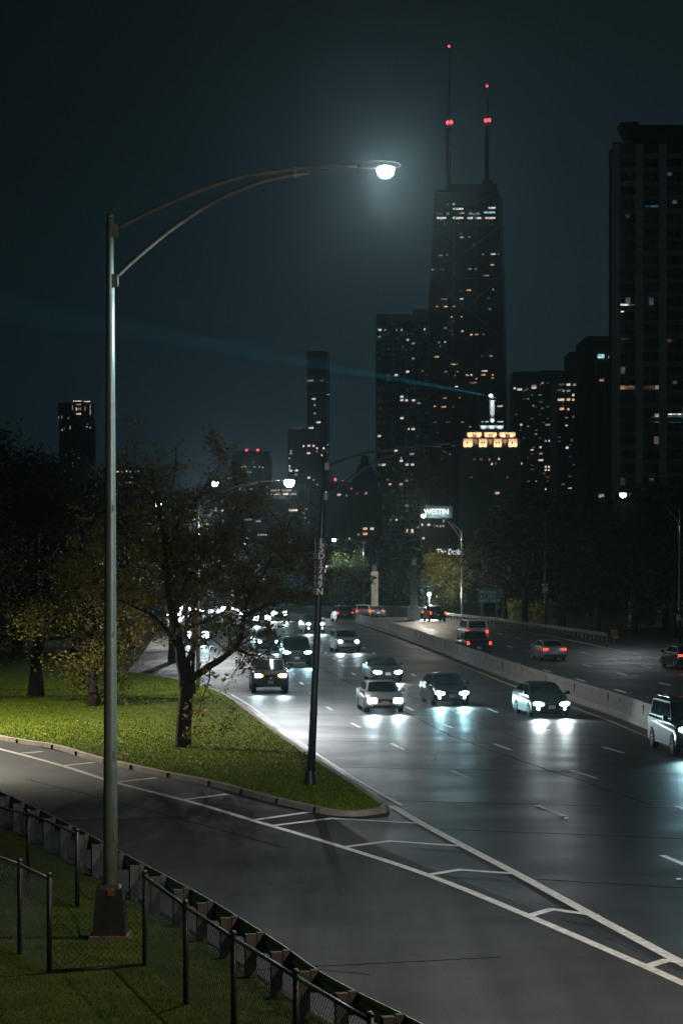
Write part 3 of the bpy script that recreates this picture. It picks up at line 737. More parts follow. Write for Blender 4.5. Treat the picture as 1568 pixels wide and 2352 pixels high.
def gen_tree(name, label, base, h, rad, nleaf, lm, seed, lsize=.22, trunk_r=None, clear=.22, spread=.5, nlimb=11, squash=1.0, lean=(0, 0), top=.55, sub=(5, 9), group=None):
    rng = random.Random(seed); root = empty(name, base, 0, label, 'tree', group)
    tr = trunk_r or h*.022; wood = MB(); tips = []
    tp = [Vector((0, 0, -.1))]; 
    for i in range(1, 8):
        k = i/7; tp.append(Vector((lean[0]*k*h+rng.gauss(0, .012)*h*k, lean[1]*k*h+rng.gauss(0, .012)*h*k, h*.86*k)))
    wood.tube(tp, [tr*(1.35 if i == 0 else 1-.82*i/7) for i in range(8)], 9)
    br = MB()
    for j in range(nlimb):
        k = clear+(.95-clear)*(j+rng.random())/nlimb; i = min(6, int(k*7)); p = tp[i].lerp(tp[i+1], k*7-i)
        prof = math.sin(min(1, max(.12, (k-clear)/(1-clear)))**top*math.pi*.93)**.6 if k < .95 else .25
        ang = j*2.4+rng.uniform(-.5, .5); L = rad*max(.3, prof)*rng.uniform(.75, 1.15)
        d = Vector((math.cos(ang), math.sin(ang)*squash, rng.uniform(.15, .75))).normalized()
        limb = curvy(rng, p, d, L, 6, .16, .03); r0 = tr*.42*(1-.5*k)
        br.tube(limb, [r0*(1-.85*i/6) for i in range(7)], 6)
        for q in range(rng.randint(*sub)):
            kk = rng.uniform(.3, 1); ii = min(5, int(kk*6)); pp = limb[ii].lerp(limb[ii+1], kk*6-ii)
            tw = curvy(rng, pp, (d*.5+rdir(rng, .2)).normalized(), L*rng.uniform(.25, .5), 3, .3, -.03)
            br.tube(tw, [r0*.28, r0*.2, r0*.12, r0*.05], 4, False); tips += [(tw[1], .7), (tw[2], 1), (tw[3], 1.2)]
    wood.build('trunk', M['bark'], root); br.build('limbs', M['bark'], root, fix=False)
    cr = MB(); tot = sum(w for _, w in tips)
    for p, w in tips:
        n = int(nleaf*w/tot*rng.uniform(.35, 1.65)); leaves_at(cr, rng, p, n, spread*rng.uniform(.6, 1.2), lsize)
    cr.build('crown', lm, root, fix=False)
    return root
def tree_px(lab, u, vg, vt, wpx, nleaf, lm, seed, **k):
    B = gp(u, vg); s = (vg-VH)/H
    return gen_tree(k.pop('name', 'tree'), lab, B, (vg-vt)/s, wpx/2/s, nleaf, lm, seed, **k)

# the big lawn tree, its limbs measured from the photograph and given depth
HY = gp(420, 1716).y; sH = F/HY
base = gp(420, 1716, .13); hero = empty('tree', base, 0, 'big brown leaved lawn tree with a crooked limb reaching over the road', 'tree')
rng = random.Random(11)
def L3(pts): return [Vector(((u-420)/sH, dy, (1716-v)/sH)) for u, v, dy in pts]
limbs = [
 (L3([(420, 1720, 0), (422, 1660, 0), (427, 1600, 0), (429, 1568, 0)]), .31, .26),
 (L3([(427, 1585, 0), (412, 1500, .2), (394, 1410, .3), (384, 1330, .2), (378, 1250, -.2), (366, 1170, -.3), (352, 1095, -.2)]), .24, .03),
 (L3([(429, 1568, 0), (452, 1553, -.2), (488, 1528, -.5), (530, 1500, -.7), (552, 1470, -.8), (560, 1425, -1.0), (575, 1372, -1.2), (612, 1310, -1.5), (650, 1245, -1.7), (668, 1200, -1.9)]), .17, .02),
 (L3([(428, 1560, 0), (430, 1522, .3), (442, 1496, .7), (432, 1484, 1.1), (420, 1450, 1.4), (440, 1400, 1.8), (470, 1330, 2.2)]), .15, .02),
 (L3([(540, 1488, -.7), (562, 1500, -.9), (590, 1508, -1.2), (630, 1492, -1.4)]), .09, .012),
 (L3([(560, 1420, -1.0), (600, 1400, -.6), (655, 1370, -.2), (700, 1345, .1), (718, 1300, .2)]), .08, .012),
 (L3([(394, 1410, .3), (440, 1320, .9), (490, 1250, 1.5), (540, 1190, 1.8), (580, 1150, 2.0)]), .11, .015),
 (L3([(380, 1270, -.2), (420, 1200, -.9), (470, 1140, -1.5), (510, 1090, -1.8)]), .09, .012),
 (L3([(408, 1490, .2), (365, 1430, -.4), (310, 1395, -.8), (240, 1370, -1.2)]), .10, .015),
 (L3([(382, 1320, .2), (330, 1260, .8), (275, 1215, 1.3), (225, 1190, 1.6)]), .09, .012),
 (L3([(366, 1170, -.3), (320, 1110, -.8), (290, 1060, -1.0)]), .05, .01),
 (L3([(575, 1372, -1.2), (540, 1320, -2.0), (520, 1260, -2.6), (530, 1200, -3.0)]), .07, .012),
 (L3([(488, 1528, -.5), (470, 1600, -1.0), (455, 1650, -1.2)]), .035, .008),
 (L3([(612, 1310, -1.5), (660, 1300, -2.0), (705, 1270, -2.4)]), .05, .01),
 (L3([(420, 1450, 1.4), (480, 1430, 2.4), (540, 1390, 3.0), (600, 1370, 3.2)]), .07, .01),
 (L3([(384, 1330, .2), (430, 1290, -1.2), (480, 1270, -2.4)]), .07, .01),
]
m0 = MB(); br = MB(); tips = []
for i, (P, r0, r1) in enumerate(limbs):
    W = smooth_path([tuple(p) for p in P], 4); n = len(W)
    if i: W = [p+Vector((rng.gauss(0, .018), rng.gauss(0, .02), rng.gauss(0, .018))) for p in W]
    rad_ = [r0+(r1-r0)*(k/(n-1))**.8 for k in range(n)]
    (m0 if i < 3 else br).tube(W, rad_, 9 if i < 3 else 7)
    if i == 0: continue
    Lt = sum((W[k+1]-W[k]).length for k in range(n-1))
    for q in range(int(Lt*3.6)+3):
        kk = rng.uniform(.30 if i < 4 else .15, 1); ii = min(n-2, int(kk*(n-1))); pp = W[ii].lerp(W[ii+1], kk*(n-1)-ii)
        t = (W[min(ii+2, n-1)]-W[ii]).normalized(); d = (t*.5+rdir(rng, .22)).normalized(); L = rng.uniform(.7, 1.9)
        tw = curvy(rng, pp, d, L, 4, .28, -.02); rr0 = min(rad_[ii]*.4, .028)
        br.tube(tw, [rr0, rr0*.8, rr0*.6, rr0*.4, rr0*.15], 5, False)
        for _ in range(3):
            a = tw[rng.randint(1, 4)]; t2 = curvy(rng, a, (d*.4+rdir(rng, .1)).normalized(), rng.uniform(.35, .9), 3, .3, -.06)
            br.tube(t2, [rr0*.4, rr0*.3, rr0*.22, rr0*.1], 4, False); tips += [t2[1], t2[2], t2[3]]
        tips.append(tw[4])
m0.build('trunk', M['bark'], hero); br.build('limbs', M['bark'], hero, fix=False)
cr = MB()
for p in tips:
    # thinner low on the road side so that the traffic shows through, fuller above
    z = p.z; low = z < 5.2
    n = rng.choice((0, 4, 8, 12)) if low else rng.choice((4, 10, 18, 26) if z < 8 else (1, 4, 9, 14))
    leaves_at(cr, rng, p, int(n*.85), .13, .16)
cr.build('crown', LEAF['rust'], hero, fix=False)

TT = 'trees on the lawn'
tree_px('yellow olive tree with low drooping sprays behind the tall lamp pole', 215, 1628, 1215, 340, 14000, LEAF['olive'], 21, lsize=.15, trunk_r=.27, clear=.05, spread=.42, nlimb=16, top=.75)
tree_px('dark brown leaved tree with a bare trunk at the far left of the lawn', 83, 1606, 1060, 400, 15000, LEAF['brown'], 22, lsize=.17, trunk_r=.36, clear=.26, spread=.55, nlimb=16)
tree_px('thin dark tree trunk crown overlapping the left edge of the frame', -60, 1585, 1010, 380, 12000, LEAF['brown'], 23, lsize=.19, clear=.25, spread=.6, nlimb=15)
tree_px('slender leafy tree just behind the big lawn tree, over the traffic', 443, 1600, 1130, 250, 7000, LEAF['brown'], 24, lsize=.14, trunk_r=.13, clear=.4, spread=.45, nlimb=12)
tree_px('tall nearly bare tree rising left of centre with fine twigs against the sky', 400, 1520, 985, 300, 1800, LEAF['brown'], 25, lsize=.16, clear=.3, spread=.4, nlimb=20, sub=(12, 18))
tree_px('tall dark tree mass at the far left, tallest against the sky', 40, 1505, 965, 420, 16000, LEAF['green'], 26, lsize=.32, clear=.15, spread=.8, nlimb=18)
tree_px('dark tree filling the gap below the floodlit tower top', 175, 1498, 1060, 360, 14000, LEAF['green'], 27, lsize=.32, clear=.15, spread=.8, nlimb=18)
tree_px('dark round tree right of the tall lamp pole, behind the lawn trees', 300, 1490, 1110, 320, 13000, LEAF['green'], 28, lsize=.30, clear=.15, spread=.75, nlimb=17)
tree_px('low dark tree under the distant office lights behind the traffic', 395, 1452, 1195, 260, 9000, LEAF['green'], 29, lsize=.36, clear=.12, spread=.8, nlimb=14)
tree_px('dark low tree behind the traffic at the end of the left carriageway', 560, 1405, 1265, 190, 8000, LEAF['green'], 30, lsize=.42, clear=.08, spread=.9, nlimb=14)
tree_px('dark low tree behind the traffic, left of the lettered pole', 660, 1404, 1255, 180, 8000, LEAF['green'], 44, lsize=.42, clear=.08, spread=.9, nlimb=14)
# middle and right
tree_px('mid green tree lit by a lamp, between the lettered pole and the left pylon', 790, 1402, 1278, 130, 8000, LEAF['mid'], 31, lsize=.34, clear=.2, spread=.7, nlimb=14)
tree_px('bright yellow green tree beside the right stone pylon', 1020, 1416, 1266, 132, 9000, LEAF['lime'], 32, lsize=.32, clear=.15, spread=.65, nlimb=15)
tree_px('dark bushy tree in the gap between the two stone pylons', 905, 1397, 1268, 120, 8000, LEAF['green'], 33, lsize=.45, clear=.05, spread=.9, nlimb=14)
tree_px('brown leaved tree overhanging the green highway sign', 1108, 1416, 1255, 150, 8000, LEAF['brown'], 34, lsize=.30, clear=.3, spread=.7, nlimb=13)
tree_px('dark tree behind the green highway sign', 1160, 1426, 1185, 190, 11000, LEAF['green'], 35, lsize=.36, clear=.24, spread=.9, nlimb=15)
tree_px('tall dark tree left of the speed zone sign pole', 1205, 1432, 1120, 230, 13000, LEAF['green'], 36, lsize=.36, clear=.22, spread=.95, nlimb=16)
tree_px('dark tree behind the speed zone sign pole', 1290, 1440, 1125, 240, 13000, LEAF['green'], 37, lsize=.36, clear=.2, spread=.95, nlimb=16)
tree_px('dark broad tree above the striped hazard marker', 1372, 1450, 1160, 220, 13000, LEAF['green'], 38, lsize=.36, clear=.24, spread=.9, nlimb=16)
tree_px('tall dark tree hiding the foot of the apartment slab', 1455, 1458, 1090, 260, 15000, LEAF['green'], 39, lsize=.34, clear=.18, spread=.9, nlimb=17)
tree_px('tall dark tree at the far right edge', 1545, 1462, 1075, 280, 15000, LEAF['green'], 40, lsize=.34, clear=.16, spread=.9, nlimb=17)
tree_px('small yellow lit shrub seen through the trunks above the guardrail', 1255, 1424, 1385, 60, 2500, LEAF['lime'], 41, lsize=.3, clear=.05, spread=.5, nlimb=10, name='shrub')
tree_px('pale lit shrub behind the trunks right of the striped marker', 1470, 1446, 1385, 70, 2500, LEAF['olive'], 42, lsize=.3, clear=.05, spread=.5, nlimb=10, name='shrub')
tree_px('small yellow lit shrub above the guardrail, nearest the green sign', 1190, 1420, 1390, 46, 1800, LEAF['lime'], 43, lsize=.3, clear=.05, spread=.5, nlimb=10, name='shrub')
# far dark belt of park trees that reads as one mass
rng = random.Random(77); mb = MB()
for i in range(170):
    u = rng.uniform(-60, 1640); Y = rng.uniform(430, 640); p = at(u, VH, Y); h = rng.uniform(8, 15)*(1.0 if u > 500 else 1.4)
    leaves_at(mb, rng, Vector((p.x, Y, h*.5)), 70, h*.22, 1.5)
tag(mb.build('treeline', LEAF['green'], fix=False), 'dark far belt of park trees below the skyline', 'trees', kind='stuff')
# a cream kiosk glimpsed between the right trunks
p = gp(1505, 1440); k_ = empty('kiosk', (p.x, p.y, 0), 0, 'small cream kiosk glimpsed between tree trunks at right', 'kiosk')
mk = mat('cream_render', (.50, .42, .28), .7, var=.1); mb = MB(); mb.box((0, 0, 1.4), (5.5, 3, 2.8)); wl = mb.build('wall', mk, k_)
mb = MB(); mb.box((0, 0, 2.9), (6.1, 3.6, .2)); mb.build('roof', M['black'], k_)
mb = MB(); mb.box((.9, -1.52, 1.0), (.9, .06, 2.0)); mb.build('door', M['black'], k_)
for kx in (-1.6, 2.1): mb = MB(); mb.box((kx, -1.52, 1.5), (1.0, .06, .9)); mb.build('window', M['glass'], k_)

# ================================================================== CARS
PAINT = {}
def paint(name, col, rough=.3, metal=.4):
    if name not in PAINT: PAINT[name] = mat(name, col, rough, metal, coat=.8, var=.05, scale=1)
    return PAINT[name]
KIND = {  # L, W, wheel r, clearance, bonnet front z, cowl z, belt rear z, tail z, xf0, xf1, xr1, xr0, roof z
 'sedan': dict(L=4.6, W=1.78, r=.32, c=.22, hf=.72, hb=.93, br=1.0, tz=.98, xf0=1.15, xf1=.32, xr1=-1.0, xr0=-1.75, rz=1.45),
 'hatch': dict(L=4.45, W=1.76, r=.32, c=.20, hf=.74, hb=.98, br=1.05, tz=1.05, xf0=1.35, xf1=.30, xr1=-1.35, xr0=-2.05, rz=1.50),
 'suv': dict(L=4.75, W=1.90, r=.37, c=.28, hf=.98, hb=1.12, br=1.16, tz=1.12, xf0=1.05, xf1=.42, xr1=-1.95, xr0=-2.25, rz=1.74),
 'bigsuv': dict(L=5.15, W=2.0, r=.40, c=.32, hf=1.10, hb=1.22, br=1.25, tz=1.2, xf0=1.15, xf1=.6, xr1=-2.3, xr0=-2.5, rz=1.92),
 'pickup': dict(L=5.5, W=1.92, r=.39, c=.34, hf=1.08, hb=1.18, br=1.2, tz=1.14, xf0=1.15, xf1=.55, xr1=-.75, xr0=-1.0, rz=1.80),
 'van': dict(L=5.4, W=2.0, r=.37, c=.28, hf=1.0, hb=1.25, br=1.28, tz=1.2, xf0=1.75, xf1=1.0, xr1=-2.5, xr0=-2.62, rz=2.05),
}
BM, GL = 300, 2600
def car(name, label, kind, pm, P, yaw, oncoming=True, lens=None, lamp_shape='almond', fog=False, amber=None, beam=0, beam_col=(.70, .94, 1), taillit=True, rack=False, plate=True, group=None, sunroof=False, tail_tall=False, lensize=1.0):
    K = KIND[kind]; L, W, r = K['L'], K['W'], K['r']; hl = L/2; hw = W/2
    a = R(yaw)
    fwd = Vector((math.sin(a), -math.cos(a), 0)) if oncoming else Vector((-math.sin(a), math.cos(a), 0))
    c = Vector((P.x, P.y, .008)) + (-fwd*(hl-.85) if oncoming else fwd*(hl-.85))
    root = empty(name, c, math.atan2(fwd.y, fwd.x), label, 'car' if kind in ('sedan', 'hatch', 'suv', 'bigsuv') else ('pickup truck' if kind == 'pickup' else 'van'), group or ('cars driving toward the camera' if oncoming else 'cars driving away'))
    wf, wr = hl-.86, -hl+.95; cz = K['c']
    def arch(xc):
        return [(xc+(r+.06)*math.cos(t), max(cz, r+(r+.07)*math.sin(t))) for t in [math.pi*k/8-0.12 for k in range(9)]] if False else [(xc+(r+.06)*math.cos(math.pi*k/8), cz+(r*2+.02-cz)*math.sin(math.pi*k/8)) for k in range(9)]
    out = [(hl-.20, cz), (hl-.03, cz+.12), (hl, (cz+K['hf'])*.5), (hl-.05, K['hf']-.08), (hl-.2, K['hf']), (hl-.7, K['hf']+(K['hb']-K['hf'])*.55), (K['xf0'], K['hb']), ((K['xf0']+K['xr0'])/2, (K['hb']+K['br'])/2-.01), (K['xr0'], K['br'])]
    if K['xr0'] > -hl+.35: out += [(-hl+.12, K['tz']), (-hl, K['tz']-.12)]
    else: out += [(-hl+.02, K['tz']-.1)]
    out += [(-hl, (cz+K['tz'])*.5), (-hl+.04, cz+.16), (-hl+.2, cz)]
    bot = arch(wr)[::-1] + arch(wf)[::-1]
    outl = out+bot; no = len(out)
    mb = MB(); rings = []
    for f in (-1, -.95, -.72, -.35, 0, .35, .72, .95, 1):
        af = abs(f); ring = []
        ins = .07 if af == 1 else (.022 if af > .9 else 0); plan = .20*af**3
        for k, (x, z) in enumerate(outl):
            if k < no:
                xx = x
                if x > hl-.8: xx = x-plan*min(1, (x-(hl-.8))/.6)
                if x < -hl+.6: xx = x+plan*.7*min(1, ((-hl+.6)-x)/.5)
                zz = z-ins*(1 if z > .6 else -.3)+.025*(1-af**2)*(1 if z > .6 else 0)
                xx -= ins*.4*(1 if x > 0 else -1) if abs(x) > hl-.5 else 0
            else: xx, zz = x, z
            ring.append((xx, f*hw, zz))
        rings.append(mb.add(ring))
    n = len(outl)
    for i in range(len(rings)-1):
        for k in range(n): j = (k+1) % n; mb.face((rings[i]+k, rings[i]+j, rings[i+1]+j, rings[i+1]+k))
    mb.face([rings[0]+k for k in range(n)][::-1]); mb.face([rings[-1]+k for k in range(n)])
    body = mb.build('body', pm, root, sharp=38)
    # cabin
    wb, wr_ = hw-.09, hw-(.27 if kind in ('sedan', 'hatch') else .19)
    hb, br, rz = K['hb'], K['br'], K['rz']
    def half(z): return wb+(wr_-wb)*max(0, (z-hb)/(rz-hb))
    side = [(K['xf0'], hb-.03), (K['xf1'], rz-.05), (K['xf1']-.25, rz-.01), ((K['xf1']+K['xr1'])/2, rz), (K['xr1']+.2, rz-.02), (K['xr1'], rz-.07), (K['xr0'], br-.03)]
    mb = MB(); rings = []
    for f in (-1, -.9, -.5, 0, .5, .9, 1):
        ring = []
        for k, (x, z) in enumerate(side):
            bow = .13*(1-f*f)*(1 if k < 2 else (-.6 if k > 4 else 0)); dz = -.05*f*f*(1 if 0 < k < 6 else 0)
            ring.append((x+bow, f*half(z), z+dz))
        rings.append(mb.add(ring))
    n = len(side)
    for i in range(len(rings)-1):
        for k in range(n): j = (k+1) % n; mb.face((rings[i]+k, rings[i]+j, rings[i+1]+j, rings[i+1]+k))
    mb.face([rings[0]+k for k in range(n)][::-1]); mb.face([rings[-1]+k for k in range(n)])
    mb.build('roof', pm, root, sharp=35)
    def lerp2(p, q, t): return (p[0]+(q[0]-p[0])*t, p[1]+(q[1]-p[1])*t)
    def glass_strip(nm, p0, p1, t0, t1, fw, off, bows):
        mb = MB(); cols = []
        for i in range(7):
            f = -fw+2*fw*i/6; cc = []
            for t in (t0, t1):
                x, z = lerp2(p0, p1, t); fx = f; b0, b1 = bows
                cc.append((x+off+(b0+(b1-b0)*t)*(1-fx*fx), fx*half(z), z-.05*fx*fx*t+.012))
            cols.append(mb.add(cc))
        for i in range(6): mb.face((cols[i], cols[i]+1, cols[i+1]+1, cols[i+1]))
        mb.build(nm, M['glass'], root, sharp=60)
    glass_strip('windscreen', side[0], side[1], .10, .93, .88, .025, (.13, .13))
    glass_strip('rear_window', side[6], side[5], .14, .90, .84, -.025, (-.08, -.08))
    # side windows
    zb, zt = max(hb, br)+.03, rz-.13
    def xedge(z, front):
        p, q = (side[0], side[1]) if front else (side[6], side[5]); return p[0]+(q[0]-p[0])*(z-p[1])/(q[1]-p[1])
    xm = (K['xf1']+K['xr1'])/2+(.05 if kind != 'pickup' else 0); cuts = [(None, xm+.03), (xm-.05, None)] if kind not in ('suv', 'bigsuv', 'van') else [(None, xm+.45), (xm+.37, xm-.55), (xm-.64, None)]
    for sgn_ in (1, -1):
        for x1, x0 in cuts:
            q = []
            for z, nx_ in ((zb, 0), (zt, 1)):
                xa = xedge(z, True)-.14 if x1 is None else x1; xb = xedge(z, False)+.14 if x0 is None else x0
                q.append((xa, z)); q.append((xb, z))
            mb = MB(); pts = [(x, sgn_*(half(z)+.012), z) for x, z in (q[0], q[1], q[3], q[2])]
            mb.poly(pts); mb.build('side_window', M['glass'], root)
        # mirror
        mb = MB(); mb.box((K['xf0']-.25, sgn_*(hw+.08), hb+.08), (.14, .2, .15), 0, .8); mb.box((K['xf0']-.25, sgn_*(hw-.03), hb+.02), (.06, .12, .05)); mb.build('wing_mirror', pm if kind != 'pickup' else M['trim'], root, sharp=30)
        # door handles / sill
        mb = MB(); mb.box((xm+.25, sgn_*(hw+.004), br-.16), (.17, .03, .03)); mb.build('door_handle', M['chrome'], root)
    for sgn_ in (1, -1):
        for xc in (wf, wr):
            y = sgn_*(hw-.11)
            mb = MB(); w2 = .11; mb.lathe([(r*.62, -w2), (r*.93, -w2), (r, -w2*.6), (r, w2*.6), (r*.93, w2), (r*.62, w2)], (xc, y, r), 'y', 20); ty = mb.build('tyre', M['tyre'], root)
            mb = MB(); mb.lathe([(r*.6, 0), (r*.6, .02), (r*.5, .015)], (xc, y+sgn_*.095, r), 'y', 16)
            for q in range(5):
                t = q*2*math.pi/5; mb.box((xc+math.cos(t)*r*.3, y+sgn_*.115, r+math.sin(t)*r*.3), (.06, .02, r*.34) if False else (.07, .02, .07))
            mb.build('rim', M['rim'], ty)
    hz_ = K['hf']-.11
    # grille, intake, plates
    mb = MB(); mb.box((hl+.0, 0, hz_-.02), (.05, W*.40, .15 if kind in ('sedan', 'hatch') else .22)); gl = mb.build('grille', M['trim'], root)
    mb = MB(); mb.box((hl+.01, 0, hz_+.03), (.05, W*.36, .025)); mb.build('grille_bar', M['chrome'], gl)
    mb = MB(); mb.box((hl-.03, 0, cz+.10), (.06, W*.62, .12)); mb.build('bumper_intake', M['trim'], root)
    if plate:
        mb = MB(); mb.box((hl+.02, 0, cz+.27), (.02, .31, .155)); mb.build('number_plate', M['plate'], root)
    zt_ = K['tz']-.22
    mb = MB(); mb.box((-hl-.006, 0, zt_-.16 if kind != 'pickup' else cz+.3), (.02, .31, .155)); mb.build('number_plate', M['plate'], root)
    mb = MB(); mb.box((-hl-.02, 0, cz+.14), (.10, W*.9, .16)); mb.build('rear_bumper', M['chrome'] if kind == 'pickup' else M['trim'], root, sharp=30)
    # lamps
    for sgn_ in (1, -1):
        yl = sgn_*(hw-.30); xf = hl-.07
        if lamp_shape == 'almond': sh = [(-.24, -.02), (-.12, -.085), (.08, -.09), (.20, -.03), (.21, .04), (.10, .085), (-.10, .06)]
        elif lamp_shape == 'block': sh = [(-.17, -.10), (.16, -.10), (.18, .0), (.17, .10), (-.16, .10), (-.18, 0)]
        else: sh = [(.15*math.cos(t*math.pi/5), .12*math.sin(t*math.pi/5)) for t in range(10)]
        sh = [(y*lensize*1.15, z*lensize*1.15) for y, z in sh]
        mb = MB(); mb.prism([(xf-abs(y*sgn_)*0-(.06 if y > .1 else 0), yl+sgn_*y, hz_-.02+z) for y, z in sh], (.055, 0, 0)); 
        hd = mb.build('headlight', (lens or M['lens']) if oncoming else M['rim'], root)
        if amber and oncoming:
            mb = MB(); mb.box((xf+.03, yl+sgn_*(.23 if amber == 'out' else -.23), hz_-.02), (.05, .12, .13)); mb.build('indicator', M['amber'], hd)
        if fog and oncoming:
            mb = MB(); mb.lathe([(.075, 0), (.07, .025), (.03, .04)], (hl-.10, sgn_*(hw-.28), cz+.20), 'x', 12); mb.build('fog_light', lens or M['lens'], root)
        if beam: light('headlight_beam', 'SPOT', (xf+.16, yl, hz_-.02), beam, beam_col, root, .05, (xf+18, yl*1.15, -.35), 78, .9)
        if kind == 'van': light('sign_fill_spot', 'SPOT', (xf+.16, yl, hz_-.02), GL*.5, beam_col, root, .05, (xf+10, yl, hz_+2.0), 26, .7)  # extra upward spots added on the van to brighten the green sign
        ht = .34 if tail_tall else (.16 if kind in ('sedan', 'hatch') else .26)
        mb = MB(); wl_ = .34 if kind in ('sedan', 'hatch') else .17
        mb.prism([(-hl+(.10 if y > 0 else .02), sgn_*(hw-.06-wl_/2+y), zt_+.05+z) for y, z in ((-wl_/2, -ht/2*.7), (wl_/2, -ht/2), (wl_/2, ht/2), (-wl_/2, ht/2*.8))], (-.05, 0, 0))
        mb.build('tail_light', M['tail'], root)
    if not oncoming and kind != 'pickup':
        pass
    if kind == 'pickup':
        mb = MB(); mb.box((-1.9, 0, K['br']-.0), (1.5, W*.8, .06)); mb.build('truck_bed', M['trim'], root)
    if rack:
        for sgn_ in (1, -1):
            mb = MB(); x0, x1 = K['xf1']-.3, K['xr1']+.3; y = sgn_*(wr_-.1); mb.tube([(x0, y, rz-.02), (x0-.1, y, rz+.06), (x1+.1, y, rz+.06), (x1, y, rz-.02)], .022, 6); mb.build('roof_rail', M['chrome'], root)
    if sunroof:
        mb = MB(); mb.box((K['xf1']-.65, 0, rz+.005), (.55, .85, .02)); mb.build('sunroof', M['glass'], root)
    return root
WH = paint('silver_paint', (.52, .52, .50)); LT = paint('champagne_paint', (.50, .49, .46)); DK = paint('black_paint', (.012, .013, .014)); DG = paint('dark_grey_paint', (.045, .048, .05)); BLU = paint('dark_blue_paint', (.015, .035, .06)); VW = paint('white_paint', (.62, .62, .60), .35, 0); TEAL = paint('blue_green_paint', (.05, .13, .15))
cool = (.45, .88, 1)
BM = 300
car('pickup_truck', 'dark pickup truck with amber corner lamps beside the lawn tree', 'pickup', DG, gp(620, 1592), 4, lens=M['lens'], lamp_shape='block', amber='in', beam=BM*.5, lensize=.8)
car('parked_car' if False else 'suv', 'black hulking SUV with cool white headlights just behind the dark pickup', 'bigsuv', DK, gp(681, 1531), 4, lens=M['lens_cool'], beam=BM*.7, beam_col=cool)
car('suv', 'dark blue car with bluish headlights partly hidden by branches', 'suv', BLU, gp(614, 1499), 7, lens=M['lens_blue'], beam=BM*.7, beam_col=(.45, .75, 1), lamp_shape='round', lensize=.8)
car('pickup_truck', 'grey truck with amber side lamps seen behind the lettered pole', 'pickup', DG, gp(722, 1455), 8, lamp_shape='round', amber='out', fog=True, beam=BM)
car('suv', 'silver SUV with round bright headlights, farthest along the median lane', 'suv', WH, gp(797, 1498), 8, lamp_shape='round', lensize=.85, beam=BM*.8, rack=True)
car('sedan', 'dark grey sedan following close behind the champagne sedan', 'sedan', DG, gp(886, 1566), 7, beam=BM*.8)
car('sedan', 'champagne sedan with a sunroof in the middle of the road', 'sedan', LT, gp(880, 1637), 5.5, lamp_shape='block', lensize=1.0, beam=BM*1.2, sunroof=True)
car('hatchback', 'dark hatchback with cool headlights and fog lamps lit, left of the black one', 'hatch', DK, gp(1031, 1619), 7.5, lens=M['lens_cool'], fog=True, beam=BM*1.5, beam_col=cool)
car('hatchback', 'black hatchback with white fog lamps beside the median barrier', 'hatch', DK, gp(1257, 1646), 8, lens=M['lens_cool'], fog=True, beam=BM*1.4, beam_col=(.85, .97, 1))
car('suv', 'large dark van like SUV cut off by the right edge of the frame', 'bigsuv', DK, gp(1606, 1736), 5, lens=M['lens_cool'], beam=BM, beam_col=cool, rack=True)
for (u, v, yw, kd, lb, pmn, ln) in ((424, 1412, 20, 'suv', 'distant car with white headlights, second from left in the traffic row behind the tree', DK, M['lens']),
                             (470, 1414, 18, 'sedan', 'distant sedan with white headlights, third from left in the traffic row behind the tree', DG, M['lens']),
                             (522, 1415, 16, 'bigsuv', 'distant pale SUV with glaring headlights framed between branches', WH, M['lens']),
                             (640, 1426, 12, 'suv', 'distant car with paired headlights left of the truck with amber lamps', DK, M['lens']),
                             (566, 1417, 14, 'sedan', 'distant white car with headlights close to the pale SUV behind the tree', VW, M['lens']),
                             (598, 1437, 13, 'suv', 'distant car with headlights midway between the pale SUV and the lettered pole', DG, M['lens']),
                             (396, 1420, 20, 'sedan', 'distant car with headlights just right of the trunk, at the left end of the row', DG, M['lens']),
                             (450, 1481, 14, 'suv', 'dark car with cyan headlights behind the trunk of the lawn tree', DK, M['lens_cool'])):
    car('suv' if kd != 'sedan' else 'sedan', lb, kd, pmn, gp(u, v), yw, lens=ln, lamp_shape='round', beam=BM*2.5, beam_col=cool if ln == M['lens_cool'] else (.80, .95, 1), lensize=2.1)
# receding
car('pickup_truck', 'black pickup truck with a chrome rear bumper beside the median', 'pickup', DK, gp(1096, 1507), 6, False, beam=BM*.3)
car('van', 'white passenger van just ahead of the black pickup', 'van', VW, gp(1092, 1478), 6, False, beam=BM*.3)
car('sedan', 'silver sedan driving away alone in the middle lane', 'sedan', WH, gp(1268, 1517), 6.5, False, beam=BM*.5)
car('suv', 'black SUV with tall red tail lamps near the right stone pylon', 'bigsuv', DK, gp(1003, 1428), 7, False, tail_tall=True, beam=BM*.4)
car('suv', 'dark truck sized SUV at the left of the three cars cresting ahead', 'bigsuv', DK, gp(790, 1428), 8, False, beam=BM*.3)
car('suv', 'white SUV between the dark SUV and the blue sedan at the crest', 'suv', VW, gp(832, 1421), 7, False, beam=BM*.3)
car('sedan', 'blue green sedan at the foot of the left stone pylon', 'sedan', TEAL, gp(866, 1418), 7, False, beam=BM*.3)
car('sedan', 'dark sedan with one red tail lamp half out of frame at right', 'hatch', DK, gp(1577, 1536), 8, False, beam=BM*.5)
car('sedan', 'small dark car peeking out left of the black SUV with tall tail lamps', 'sedan', DK, gp(981, 1421), 7, False)

